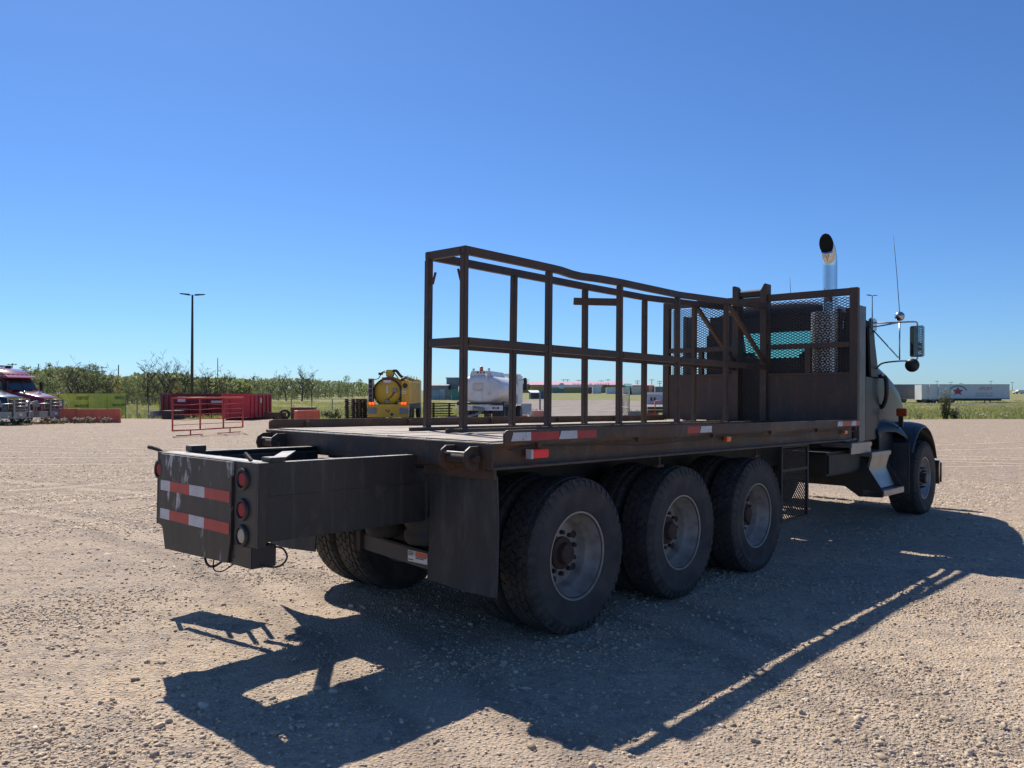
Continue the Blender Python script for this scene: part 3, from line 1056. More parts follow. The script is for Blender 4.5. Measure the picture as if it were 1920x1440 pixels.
for y, s in ((-.16, 1), (.215, -1)):
    poly = [(y - .045, 1.346), (y + .04, 1.346), (y + .04, 3.0 if s > 0 else 3.09), (y + .04 - (.0 if s > 0 else .03), 3.0 if s > 0 else 3.095), (y - .045 + (.03 if s > 0 else 0), 3.095 if s > 0 else 3.0), (y - .045, 3.09 if s > 0 else 3.0)]
    part('winch_post', MB().prism(poly, 'x', XH0 - .03, XH1 + .03), RACK, bevel=.003)
ob = part('expanded_mesh', diamond_mesh(-.115, .17, 1.36, 2.86, .066, .033, .0095, .003, lambda u, v, t: (5.185 + t, u, v)), MESHM, fixn=False)
ob['kind'] = 'stuff'
part('winch_roller', MB().cyl((5.18, -.118, 2.985), (5.18, .169, 2.985), .048, 16), DARKSTEEL, smooth=True, angle=R(40))
part('winch_crossbar', MB().box(XH0, XH1, -.1145, .1695, 2.862, 2.93), RACK)

# --- pipe rack on the deck
PX = [-.12, .885, 1.95, 3.02, 4.10]
YR, YL = -.18, .23
h = .038
for y in (YR, YL):
    for i, x in enumerate(PX):
        lean = random.uniform(-.006, .006)
        part('rack_post', MB().bar((x, y, 1.346), (x + lean, y + random.uniform(-.004, .004), (2.704, 2.70, 2.698, 2.698, 2.735)[i]), .052, .052), RACK, bevel=.005)
    # top rail, dented on the near side
    ztop = [(-.145, 2.737), (.5, 2.735), (.9, 2.732), (1.03, 2.730), (1.2, 2.716), (1.32, 2.714), (1.6, 2.726), (1.95, 2.732), (3.02, 2.729), (4.1, 2.768), (5.144, 2.803)] if y == YR else \
           [(-.145, 2.737), (.885, 2.732), (1.95, 2.728), (3.02, 2.731), (4.1, 2.768), (5.144, 2.803)]
    secs = []
    for x, z in ztop:
        secs.append([(x, y - .026, z - .032), (x, y + .026, z - .032), (x, y + .026, z + .032), (x, y - .026, z + .032)])
    part('rack_top_rail', MB().loft(secs), RACK, bevel=.005)
    for i in range(5):
        x0 = PX[i] + .027
        x1 = PX[i + 1] - .027 if i < 4 else 5.144
        part('rack_mid_rail', MB().box(x0, x1, y - .025, y + .025, 2.008, 2.072), RACK, bevel=.004)
    part('rack_base_rail', MB().box(-.34, 5.14, y - .055, y - .0375, 1.346, 1.375), RACK)
    part('rack_brace', MB().bar((4.16, y + .001, 2.73), (5.144, y + .001, 2.10), .045, .045), RACK, bevel=.004)
part('rack_crossbar', MB().box(-.145, -.095, YR + .0265, YL - .0265, 2.706, 2.768), RACK, bevel=.004)
part('rack_crossbar', MB().box(-.144, -.096, YR + .0265, YL - .0265, 2.008, 2.072), RACK, bevel=.004)
part('rack_crossbar', MB().bar((1.95, YR + .027, 2.545), (1.80, YL + .03, 2.57), .03, .07), RACK, bevel=.004)
for y, s in ((YR, 1), (YL, -1)):
    yy = y + s * .026
    part('hook', MB().tube([(-.12, yy, 2.51), (-.12, yy + s * .02, 2.512), (-.12, yy + s * .05, 2.60)], .01, 8), RACK)

# --- exhaust
rings = []
path = [(5.5, 1.95, 90), (5.5, 2.6, 90), (5.5, 3.28, 90), (5.497, 3.34, 98), (5.484, 3.40, 108), (5.462, 3.455, 120), (5.43, 3.50, 132)]
for (x_, z_, ang) in path:
    d_ = Vector((math.cos(R(ang)), 0, math.sin(R(ang))))
    n_ = Vector((d_.z, 0, -d_.x))
    rings.append([Vector((x_, -.85, z_)) + Vector((0, 1, 0)) * .086 * math.cos(2 * math.pi * k / 32) + n_ * .086 * math.sin(2 * math.pi * k / 32) for k in range(32)])
rings.append([Vector((5.375 - .035 * math.sin(2 * math.pi * k / 32), -.85 + .086 * math.cos(2 * math.pi * k / 32), 3.545 - .125 * math.sin(-2 * math.pi * k / 32))) for k in range(32)])
exm = MB().loft(rings, cap=False)
ex = part('exhaust_stack', exm, CHROME, smooth=True, fixn=True)
inn = [[p + (Vector((5.46, -.85, 3.5)) - p) * .05 for p in rings[-1]], [Vector((5.47, -.85, 3.46)) + (p - Vector((5.375, -.85, 3.545))) * .6 for p in rings[-1]]]
mo = MB().loft(inn)
part('exhaust_mouth', mo, mk('soot', (.006, .006, .006), rough=.95), ex)


def hex_guard(r, z0, z1, arc0, arc1, pitch):
    """perforated sheet: hexagonal web bent round the muffler"""
    m = MB()
    a = pitch / math.sqrt(3)
    th = .0035
    wd = .0065
    rows = int((z1 - z0) / (a * 1.5))
    ncol = int(r * (arc1 - arc0) / pitch)

    def pt(u, v, rr):
        t = arc0 + u / r
        return (5.5 + rr * math.cos(t), -.787 + rr * math.sin(t), z0 + v)
    edges = set()
    for j in range(rows):
        for i in range(ncol):
            cu, cv = (i + .5 * (j % 2)) * pitch, j * a * 1.5 + a
            cs = [(round(cu + a * math.sin(k * math.pi / 3), 4), round(cv + a * math.cos(k * math.pi / 3), 4)) for k in range(6)]
            for k in range(6):
                e = tuple(sorted((cs[k], cs[(k + 1) % 6])))
                edges.add(e)
    for (p, q) in edges:
        d = Vector((q[0] - p[0], q[1] - p[1]))
        if d.length < 1e-5: continue
        d.normalize()
        n = Vector((-d.y, d.x)) * wd
        p2 = (p[0] - d.x * .003, p[1] - d.y * .003); q2 = (q[0] + d.x * .003, q[1] + d.y * .003)
        o = len(m.v)
        for rr in (r, r + th):
            for (u, v) in ((p2[0] - n.x, p2[1] - n.y), (q2[0] - n.x, q2[1] - n.y), (q2[0] + n.x, q2[1] + n.y), (p2[0] + n.x, p2[1] + n.y)):
                m.v.append(pt(u, v, rr))
        m.f += [(o + 4, o + 5, o + 6, o + 7), (o + 3, o + 2, o + 1, o), (o, o + 1, o + 5, o + 4), (o + 1, o + 2, o + 6, o + 5), (o + 2, o + 3, o + 7, o + 6), (o + 3, o, o + 4, o + 7)]
    return m


part('muffler', MB().lathe([(0, 1.9), (.12, 1.9), (.128, 1.93), (.128, 2.68), (.12, 2.72), (0, 2.72)], (5.5, -.787, 0), 'z', 32), DARKSTEEL, smooth=True, angle=R(40))
g = part('perforated_heat_guard', hex_guard(.155, 1.93, 2.715, R(75), R(285), .036), mk('heat_guard_steel', (.74, .74, .74), (.6, .6, .6), rough=.33, metal=.55, scale=9), fixn=True)
g['kind'] = 'stuff'

# --- cab
HW = .955
m = MB()                                       # back wall round the rear window
XB = 5.74
WY, WZ0, WZ1 = .52, 2.19, 2.53
m.box(XB, XB + .05, -HW, HW, 1.12, WZ0).box(XB, XB + .05, -HW, -WY, WZ0, WZ1).box(XB, XB + .05, WY, HW, WZ0, WZ1).box(XB, XB + .05, -HW + .05, HW - .05, WZ1, 2.78)
part('cab_back', m, PAINT)
part('rear_window', MB().box(XB + .02, XB + .027, -WY + .001, WY - .001, WZ0 + .001, WZ1 - .001), CABGLASS)
roof = []
for (x, hw, z) in ((5.74, .92, 2.78), (5.80, .93, 2.90), (6.0, .925, 2.945), (6.4, .91, 2.93), (6.62, .89, 2.88), (6.74, .86, 2.80)):
    row = []
    for k in range(13):
        t = -1 + k / 6
        row.append((x, t * hw, z - .16 * abs(t) ** 3.2))
    roof.append(row)
rm = MB()
bot = [[(p[0], p[1], p[2] - .03) for p in r[::-1]] for r in roof]
rm.loft([a + b_ for a, b_ in zip(roof, bot)])
part('cab_roof', rm, PAINT, smooth=True, angle=R(50))
for s in (-1, 1):
    y0, y1 = s * (HW - .05), s * HW
    body = MB()
    body.box(XB + .0505, 7.02, y0, y1, 1.12, 1.95)                       # below the window
    body.box(XB + .0505, 5.92, y0, y1, 1.9501, 2.62)                     # rear pillar
    body.prism([(6.93, 1.951), (7.02, 1.951), (6.76, 2.66), (6.68, 2.66)], 'y', y0, y1)   # windscreen pillar
    body.prism([(5.80, 2.6201), (6.677, 2.6201), (6.677, 2.70), (5.80, 2.74)], 'y', y0, s * (HW - .012))
    door = part('door', body, PAINT, bevel=.008)
    part('door_window', MB().prism([(5.921, 1.951), (6.925, 1.951), (6.68, 2.619), (5.921, 2.619)], 'y', s * (HW - .03), s * (HW - .024)), CABGLASS, door)
    part('window_trim', MB().prism([(6.60, 1.96), (6.86, 1.96), (6.70, 2.60), (6.52, 2.60)], 'y', s * (HW - .0), s * (HW + .03)), BLACK, door)
    hm = MB().tube(curve_pts([(6.04, s * (HW + .005), 1.36), (6.06, s * (HW + .06), 1.365), (6.2, s * (HW + .06), 1.365), (6.22, s * (HW + .005), 1.36)], 20), .012, 8)
    part('door_handle', hm, CHROME, door, smooth=True)
    # side panel behind the cab
    part('side_panel', MB().box(5.50, 5.735, s * 1.125, s * 1.20, 1.14, 2.79), mk('side_panel_grey', (.15, .155, .16), (.10, .10, .10), rough=.45, metal=.3, scale=4, streak=(.07, .06, .052)), bevel=.012)
    if s < 0:
        part('side_panel_back', MB().box(5.7365, 5.7395, -1.20, -.956, 1.14, 2.79), DARKSTEEL)
    part('side_panel_stay', MB().box(5.56, 5.738, s * 1.0, s * 1.124, 2.3, 2.34).box(5.56, 5.738, s * 1.0, s * 1.124, 1.5, 1.54), DARKSTEEL)
ws = MB().loft([[(7.0, -.90, 1.955), (7.0, .90, 1.955), (6.72, .85, 2.76), (6.72, -.85, 2.76)], [(7.006, -.90, 1.955), (7.006, .90, 1.955), (6.726, .85, 2.76), (6.726, -.85, 2.76)]])
part('windscreen', ws, CABGLASS)
part('cab_floor', MB().box(5.795, 6.98, -.90, .90, 1.12, 1.16), BLACK)
part('dashboard', MB().box(6.62, 6.97, -.89, .89, 1.6, 2.0), BLACK, bevel=.03)
for s in (-1, 1):
    st = MB().box(5.9, 6.4, s * .3, s * .78, 1.3, 1.6).box(5.86, 6.0, s * .3, s * .78, 1.601, 2.28)
    part('seat', st, BLACK, bevel=.04)

# hood: narrows and drops towards the front
secs = []
for (x, hw, zt, zb) in ((7.03, .94, 2.21, 1.1), (7.3, .935, 2.16, 1.08), (7.75, .91, 2.06, 1.05), (8.2, .86, 1.93, 1.02), (8.6, .79, 1.78, 1.0), (8.93, .71, 1.62, .98), (9.06, .64, 1.48, .98), (9.10, .58, 1.3, .98)):
    row = []
    for k in range(17):
        t = -1 + k / 8
        u = abs(t)
        row.append((x, math.copysign(hw * min(1, u * 1.18) ** .8, t) if t else 0, zt - .05 * u ** 2 - (.22 * max(0, u - .72) / .28) ** 1.0))
    row += [(x, hw, zb), (x, -hw, zb)]
    secs.append(row)
part('hood', MB().loft(secs), PAINT, smooth=True, angle=R(45))
part('grille', MB().box(9.1005, 9.13, -.5, .5, .75, 1.32), CHROME, bevel=.01)
part('front_bumper', MB().box(9.12, 9.22, -1.2, 1.2, .38, .74), CHROME, bevel=.03)
part('radiator_shell', MB().box(8.7, 9.08, -.5, .5, .6, .98), DARKSTEEL)

# fenders
for s in (-1, 1):
    cx, cz = 8.16, .56
    prof = []
    secs = []
    NA = 22
    for i in range(NA + 1):
        a = R(148 - 128 * i / NA)
        row = []
        for (r, y) in ((.60, .62), (.70, .64), (.745, .80), (.745, 1.02), (.73, 1.13), (.705, 1.20), (.675, 1.225), (.665, 1.222), (.69, 1.18), (.715, 1.10), (.725, 1.0), (.72, .8), (.68, .66)):
            lift = .04 * math.sin(max(0, min(1, (i / NA))) * math.pi)
            row.append((cx + r * math.cos(a), s * y, cz + (r + lift) * math.sin(a)))
        secs.append(row)
    fd = part('fender', MB().loft(secs), PAINT, smooth=True, angle=R(60))
    # sloping apron from fender back to the cab
    sec2 = []
    for (x, yo, zt) in ((6.9, .98, 1.30), (7.1, 1.02, 1.34), (7.35, 1.08, 1.33), (7.55, 1.12, 1.27), (7.66, 1.14, 1.20)):
        sec2.append([(x, s * .70, zt + .08), (x, s * (.70 + yo) / 2, zt + .07), (x, s * (yo - .06), zt + .02), (x, s * yo, zt - .06), (x, s * yo, zt - .12), (x, s * (yo - .05), zt - .1), (x, s * .70, zt - .02)])
    part('fender_apron', MB().loft(sec2), PAINT, fd, smooth=True, angle=R(60))
    part('fender_skirt', MB().prism([(6.92, .80), (7.48, .62), (7.50, 1.22), (7.3, 1.30), (6.92, 1.24)], 'y', s * .955, s * .985), PAINT, fd, bevel=.008)
    part('splash_guard', MB().box(7.50, 7.515, s * .70, s * 1.2, .36, 1.06), FLAP, fd)
    part('turn_signal', MB().box(7.44, 7.50, s * 1.045, s * 1.18, 1.43, 1.54), AMBERDARK, fd, bevel=.008)
    part('lamp_stalk', MB().box(7.455, 7.485, s * 1.07, s * 1.13, 1.28, 1.4295), BLACK, fd)
    # side intake handle on the hood flank
    part('air_intake', MB().tube(curve_pts([(7.10, s * .93, 1.98), (7.07, s * 1.02, 1.95), (7.08, s * 1.03, 1.72), (7.14, s * .97, 1.58), (7.16, s * .92, 1.55)], 24), .03, 8), BLACK, smooth=True)

# steps below the door
m = MB().box(5.0, 6.1, -1.02, -.5, .74, 1.02)
part('battery_box', m, DARKSTEEL, bevel=.03)
part('upper_tread', MB().box(5.55, 6.28, -1.10, -.72, 1.06, 1.115), ALU, bevel=.006)
part('tread_riser', MB().box(5.56, 6.27, -1.09, -1.07, .98, 1.0595), ALU, bevel=.004)
part('upper_step', MB().box(6.12, 6.88, -1.15, -.86, .93, .985), ALU, bevel=.006)
sg = MB().prism([(-1.14, .929), (-1.11, .82), (-1.10, .76), (-1.145, .66), (-1.20, .53), (-1.17, .53), (-1.115, .66), (-1.07, .76), (-1.08, .82), (-1.11, .929)], 'x', 6.16, 6.84)
part('kick_plate', sg, ALU, bevel=.002)
part('lower_step', MB().box(6.10, 6.92, -1.30, -1.04, .44, .515), ALU, bevel=.006)
for x in (6.10, 6.895):
    part('step_bracket', MB().prism([(-.70, 1.0), (-1.02, .928), (-1.285, .516), (-1.285, .43), (-1.0, .42), (-.70, .62)], 'x', x, x + .014), DARKSTEEL)
0 and part('fuel_tank', MB().lathe([(0, 5.05), (.22, 5.06), (.27, 5.1), (.27, 6.25), (.22, 6.29), (0, 6.3)], (0, .86, .80), 'x', 28), ALU, smooth=True, angle=R(40))

# mirror
mi = part('mirror', MB().box(6.72, 6.79, -1.585, -1.42, 2.21, 2.615), DULLCHROME, bevel=.012)
part('mirror_glass', MB().box(6.714, 6.7195, -1.57, -1.435, 2.228, 2.60), MIRROR, mi)
part('mirror_arm', MB().tube(curve_pts([(6.70, -.96, 2.68), (6.62, -1.25, 2.66), (6.7, -1.46, 2.665), (6.75, -1.50, 2.655), (6.755, -1.505, 2.616)], 30), .011, 8), DULLCHROME, mi, smooth=True)
part('mirror_arm', MB().tube([(6.70, -.96, 2.62), (6.6, -1.30, 2.65)], .009, 8), DULLCHROME, mi, smooth=True)
part('mirror_arm', MB().tube([(6.70, -.96, 2.60), (6.6, -1.32, 2.20)], .009, 8), DULLCHROME, mi, smooth=True)
part('mirror_arm', MB().tube([(6.6, -1.335, 2.655), (6.6, -1.335, 2.17)], .009, 8), DULLCHROME, mi, smooth=True)
part('mirror_arm', MB().tube(curve_pts([(6.85, -.96, 2.05), (6.65, -1.1, 2.13), (6.62, -1.3, 2.155), (6.7, -1.45, 2.16), (6.75, -1.5, 2.18), (6.755, -1.505, 2.21)], 30), .011, 8), DULLCHROME, mi, smooth=True)
part('mirror_bracket', MB().box(6.60, 6.78, -1.0, -.944, 2.56, 2.74), DULLCHROME, mi, bevel=.015)
part('convex_mirror', MB().lathe([(0, 6.60), (.05, 6.605), (.085, 6.625), (.088, 6.64), (.06, 6.67), (0, 6.69)], (0, -1.475, 2.10), 'x', 24), BLACK, mi, smooth=True)
part('ball_lamp', MB().lathe([(0, -.062), (.03, -.055), (.055, -.03), (.062, 0), (.055, .03), (.03, .055), (0, .062)], (6.6, -1.335, 2.735), 'z', 20), DULLCHROME, mi, smooth=True)
an = MB().tube([(6.6, -1.335, 2.78), (6.56, -1.31, 3.3), (6.5, -1.285, 3.78)], [.005, .004, .0035], 6)
part('antenna', an, LABELR if False else mk('antenna_rod', (.16, .13, .13), rough=.5), smooth=True)
part('antenna', MB().tube([(6.4, .02, 2.94), (6.38, .03, 3.35)], [.004, .003], 6), BLACK, smooth=True)

# mesh guard hung under the deck
m = MB()
for x in (3.30, 3.95):
    m.box(x, x + .03, -1.20, -1.17, .40, 1.174)
for z in (.40, .905, 1.144):
    m.box(3.3305, 3.9495, -1.198, -1.172, z, z + .028)
gp = part('guard_panel', m, DARKSTEEL)
ob = part('guard_mesh', diamond_mesh(3.33, 3.95, .43, 1.14, .05, .04, .007, .003, lambda u, v, t: (u, -1.185 + t, v)), MESHM, gp, fixn=False)
ob['kind'] = 'stuff'

# ------------------------------------------------------------------ yard furniture and vehicles behind
def paint(name, c, rough=.45, dirt=.75, coat=0.0, sc=1.2):
    return mk(name, c, tuple(v * dirt for v in c), rough=rough, scale=sc, coat=coat, c3=tuple(v * .5 + .03 for v in c), s3=2.5, t3=(.6, .9))


ORANGE = paint('orange_plastic', (.80, .16, .075), .55)
RED = paint('red_bin_paint', (.62, .035, .05), .5)
MAROON = paint('maroon_bin_paint', (.20, .028, .038), .55)
GREEN = paint('lime_bin_paint', (.60, .70, .10), .5)
YELLOW = paint('yellow_truck_paint', (.72, .44, .03), .42)
WHITE = paint('white_paint', (.72, .72, .70), .4, .85)
GREYP = paint('grey_paint', (.25, .26, .27), .5)
BLUEGREY = paint('blue_grey_steel', (.30, .40, .47), .5)
DGREEN = paint('green_steel', (.07, .27, .23), .5)
GATERED = paint('gate_red_paint', (.55, .07, .045), .5)
CONCRETE = mk('concrete', (.42, .40, .37), (.33, .31, .29), rough=.9, scale=2, bump=.3, bscale=12)
POLE = mk('dark_pole', (.05, .043, .04), (.07, .06, .055), rough=.6, scale=2)
WOODP = mk('grey_timber', (.16, .13, .105), (.1, .08, .065), rough=.9, scale=3)
SEMIRED = mk('semi_red_paint', (.30, .008, .02), (.26, .008, .018), rough=.25, coat=1.0, scale=1)
SEMINAVY = mk('semi_navy_paint', (.012, .018, .03), (.016, .022, .034), rough=.25, coat=1.0, scale=1)


def simple_wheel(par, x, y, z, r, wd, name='wheel'):
    o = inst(name, SW_T, par, (x, y, z), (0, 0, 0), (r, wd, r))
    inst('rim', SW_R, o)
    return o


SW_T = MB().lathe([(.55, -.42), (.62, -.5), (.9, -.5), (1.0, -.36), (1.0, .36), (.9, .5), (.62, .5), (.55, .42)], seg=28).build('sw', RUBBER, None, smooth=True, angle=R(40))
SW_R = MB().lathe([(.0, -.25), (.2, -.3), (.3, -.12), (.5, -.2), (.56, -.44), (.58, -.44), (.55, .42), (.0, .3)], seg=24).build('sw', RIM, None, smooth=True, angle=R(40))
for o in (SW_T, SW_R):
    bpy.data.objects.remove(o) if False else None
_t, _r = SW_T, SW_R
SW_T, SW_R = _t.data, _r.data
bpy.data.objects.remove(_t)
bpy.data.objects.remove(_r)

# light poles
def light_pole(px, D, top_py, label, heads):
    x, y, z = at(px, D)
    ht = zpx(top_py, D) - z
    t = thing('light_pole', label, 'light pole', (x, y, z - .1), 0, 'light poles around the yard')
    MB().tube([(0, 0, 0), (0, 0, ht * .5), (0, 0, ht)], [.17, .14, .10], 10).build('pole', POLE, t, smooth=True)
    MB().lathe([(0, 0), (.3, 0), (.3, .5), (.2, .6), (0, .6)], axis='z', seg=12).build('footing', CONCRETE, t)
    for s in heads:
        m = MB()
        m.prism([(s * .12, ht - .02), (s * .35, ht + .10), (s * 1.25, ht + .14), (s * 1.25, ht + .06), (s * .35, ht - .06)], 'y', -.2, .2)
        m.v = [tuple(Matrix.Rotation(R(20), 3, 'Z') @ Vector(p)) for p in m.v]
        hd = m.build('lamp_head', POLE, t, bevel=.02)
        m2 = MB().box(s * .4, s * 1.2, -.15, .15, ht - .075, ht - .062)
        m2.v = [tuple(Matrix.Rotation(R(20), 3, 'Z') @ Vector(p)) for p in m2.v]
    return t


light_pole(360, 84, 551, 'tall dark light pole with two lamp heads behind the maroon bin', (-1, 1))
light_pole(1636, 150, 553, 'distant light pole showing above the truck mirror bracket', (-1, 1))


# red panel gate on skid feet
def red_gate():
    xl, yl, _ = at(323, 31.0)
    xr, yr, _ = at(456, 34.6)
    ln = math.hypot(xr - xl, yr - yl)
    t = thing('panel_gate', 'red steel panel gate standing on skid feet in the yard', 'gate', (xl, yl, gz(xl, yl) + .03), math.atan2(yr - yl, xr - xl))
    H = 1.50
    for u in (0.02, ln * .37, ln * .70, ln - .02):
        MB().cyl((u, 0, .22), (u, 0, H), .033, 8).build('gate_post', GATERED, t, smooth=True)
    MB().cyl((0, 0, H), (ln, 0, H), .036, 8).build('top_rail', GATERED, t, smooth=True)
    MB().cyl((0, 0, .22), (ln, 0, .22), .030, 8).build('bottom_rail', GATERED, t, smooth=True)
    for k in range(5):
        z = .44 + k * .20
        pts = [(u, 0, z + (.018 * math.sin(u * 3.1 + k * 2.2) if k in (1, 3, 4) else 0)) for u in np.linspace(0, ln, 14)]
        MB().tube(pts, .014, 6).build('gate_rod', GATERED, t, smooth=True)
    for u in (ln * .24, ln * .80):
        MB().cyl((u, 0, 0.0), (u, 0, .22), .026, 8).build('foot_post', GATERED, t, smooth=True)
        MB().cyl((u - .75, -.02, .02), (u + .65, .02, .02), .022, 8).build('skid_foot', GATERED, t, smooth=True)
    return t


red_gate()


# plastic / concrete barriers
def jersey(px, D, length, rz, mat, label, cat='barrier', group=None, h=.82, name='barrier'):
    x, y, z = at(px, D)
    t = thing(name, label, cat, (x, y, z), rz, group)
    prof = [(-.30, 0), (.30, 0), (.30, .10), (.17, .30), (.13, h), (-.13, h), (-.17, .30), (-.30, .10)]
    m = MB()
    secs = []
    for (u, s) in ((-length / 2, .9), (-length / 2 + .04, 1), (length / 2 - .04, 1), (length / 2, .9)):
        secs.append([(u, p[0] * s, p[1] * (1 if s == 1 else .97)) for p in prof])
    m.loft(secs).build('barrier_body', mat, t, bevel=.015)
    for u in (-length * .25, length * .25):
        MB().box(u - .16, u + .16, -.305, .305, -.01, .07).build('fork_slot', BLACK, t)
    return t


jersey(186, 46.0, 2.25, R(18), ORANGE, 'longer orange plastic barrier standing in front of the green bin', group='orange barriers')
jersey(113, 45.4, 1.9, R(24), ORANGE, 'orange plastic barrier partly behind the bull bar of the red truck', group='orange barriers')
jersey(576, 46.5, 1.9, R(62), ORANGE, 'short orange plastic barrier seen end-on in front of a steel skip', group='orange barriers', h=.80)


# roll-off bins
def bin_box(name, label, px, D, L, W, H, rz, mat, ribs, group='scrap bins', texts=(), taper=0.0):
    x, y, z = at(px, D)
    t = thing(name, label, 'bin', (x, y, z + .02), rz, group)
    th = .05
    # walls as separate sheets, open on top
    for (x0, x1, y0, y1) in ((0, L, 0, th), (0, L, W - th, W), (0, th, th, W - th), (L - th, L, th, W - th)):
        MB().box(x0, x1, y0, y1, .16, H).build('side_wall', mat, t)
    MB().box(0.02, L - .02, .02, W - .02, .10, .155).build('bin_floor', mat, t)
    m = MB().box(-.04, L + .04, -.05, -.001, H - .1, H + .02).box(-.04, L + .04, W + .001, W + .05, H - .1, H + .02)
    m.box(-.05, -.001, -.05, W + .05, H - .1, H + .02).box(L + .001, L + .05, -.05, W + .05, H - .1, H + .02)
    m.build('top_rim', mat, t)
    for k in range(ribs):
        u = L * (k + .5) / ribs if ribs > 4 else L * (k + 1) / (ribs + 1)
        MB().box(u - .05, u + .05, -.075, -.002, .14, H - .1).build('rib', mat, t)
    if ribs <= 4:
        for zz in (.55, 1.02):
            MB().box(.05, L - .05, -.03, -.0015, zz, zz + .06).build('rib', mat, t)
    for v in (W * .28, W * .72):
        MB().box(-.06, -.002, v - .04, v + .04, .14, H - .1).build('rib', mat, t)
    for v in (.3, W - .3):
        MB().box(.1, L - .1, v - .06, v + .06, 0, .099).build('skid', BLACK, t)
    for (body, u, zz, size, face) in texts:
        if face == 'y':
            text_part('lettering', body, size, INK, t, (u, -.035, zz), (R(90), 0, 0))
        else:
            text_part('lettering', body, size, INK, t, (-.008, u, zz), (R(90), 0, R(-90)))
    return t


bin_box('scrap_bin', 'lime green open-top bin with dark lettering beside the red truck', 128, 52.5, 5.5, 2.4, 1.66, R(78), GREEN, 2,
        texts=(('DISPOSAL', 1.35, 1.36, .30, 'y'), ('780-832-5901', 1.25, .84, .26, 'y'), ('SERVICE', 4.9, 1.36, .30, 'y'), ('780-832-5901', 4.85, .84, .26, 'y'), ('DRYWALL', 1.2, 1.30, .36, 'x'), ('IDEAL', 1.0, 1.56, .2, 'x')))
b1 = bin_box('scrap_bin', 'dark maroon steel bin with a white notice behind the red gate', 322, 55.5, 5.4, 1.6, 1.72, R(50), MAROON, 3)
MB().box(.42, .98, -.03, -.012, 1.15, 1.52).build('notice', LABELW, b1)
MB().box(2.9, 3.9, -.10, -.085, 1.05, 1.22).build('notice', LABELW, b1)
b2 = bin_box('scrap_bin', 'bright red ribbed steel bin, rightmost of the bins behind the gate', 466, 53.0, 4.6, 1.8, 1.72, R(88), RED, 6)
MB().box(2.0, 2.3, -.09, -.08, 1.1, 1.45).build('notice', LABELW, b2)
xx, yy, zz = at(325, 54.2)
t = thing('steel_box', 'low dark steel box standing against the maroon bin', 'box', (xx, yy, zz))
MB().box(-.6, .6, -.4, .4, 0, .55).build('box_body', BLACK, t, bevel=.03)
MB().box(-.63, .63, -.43, .43, .5505, .6).build('lid', BLACK, t)
jersey(292, 55.5, .9, R(80), CONCRETE, 'grey concrete block left of the maroon bin', 'concrete block', h=.55, name='concrete_block')

# tyre, skip, pallets
xx, yy, zz = at(534, 54)
t = thing('loose_tyre', 'loose black tyre leaning upright beside the red bin', 'tyre', (xx, yy, zz + .36), R(8))
inst('tyre_casing', SW_T, t, (0, 0, 0), (R(10), 0, 0), (.37, .25, .37))
xx, yy, zz = at(516, 55)
t = thing('steel_beam', 'rusty steel beam lying on the ground between red bin and tyre', 'beam', (xx, yy, zz), R(4))
MB().box(-.75, .75, -.06, .06, 0, .02).box(-.75, .75, -.012, .012, .02, .45).box(-.75, .75, -.06, .06, .4505, .47).build('web', paint('rust_red', (.2, .07, .05)), t)
xx, yy, zz = at(569.5, 54)
t = thing('steel_skip', 'brown steel skip with a dark lower half behind the orange barrier', 'skip', (xx, yy, zz), R(2))
MB().box(-.78, .78, -.5, .5, .4, .82).build('tub', paint('brown_steel', (.13, .05, .042)), t, bevel=.02)
MB().box(-.76, .76, -.48, .48, .05, .3995).build('base', BLACK, t)
MB().box(-.8, .8, -.52, .52, .8205, .86).build('rim', paint('brown_steel', (.13, .05, .042)), t)


def pallet_stack(px, D, n, label, rz=0.0):
    x, y, z = at(px, D)
    t = thing('pallet_stack', label, 'pallets', (x, y, z), rz, 'stacks of pallets by the yellow truck')
    m = MB()
    for k in range(5):
        m.box(-.5, .5, -.55 + k * .25, -.45 + k * .25, .105, .125)
    for v in (-.5, -.05, .42):
        m.box(v, v + .09, -.55, .55, .022, .1045)
    for k in range(3):
        m.box(-.5, .5, -.55 + k * .5, -.45 + k * .5, 0, .0215)
    me = None
    for i in range(n):
        if me is None:
            o = m.build('pallet', WOODP, t)
            me = o.data
        else:
            o = inst('pallet', me, t)
        o.location = (random.uniform(-.02, .02), random.uniform(-.02, .02), i * .131)
        o.rotation_euler = (0, 0, random.uniform(-.02, .02))
    return t


pallet_stack(663, 54.5, 11, 'left stack of dark wooden pallets beside the yellow truck', .05)
pallet_stack(684, 55.2, 11, 'right stack of dark wooden pallets tucked behind the yellow truck', -.04)


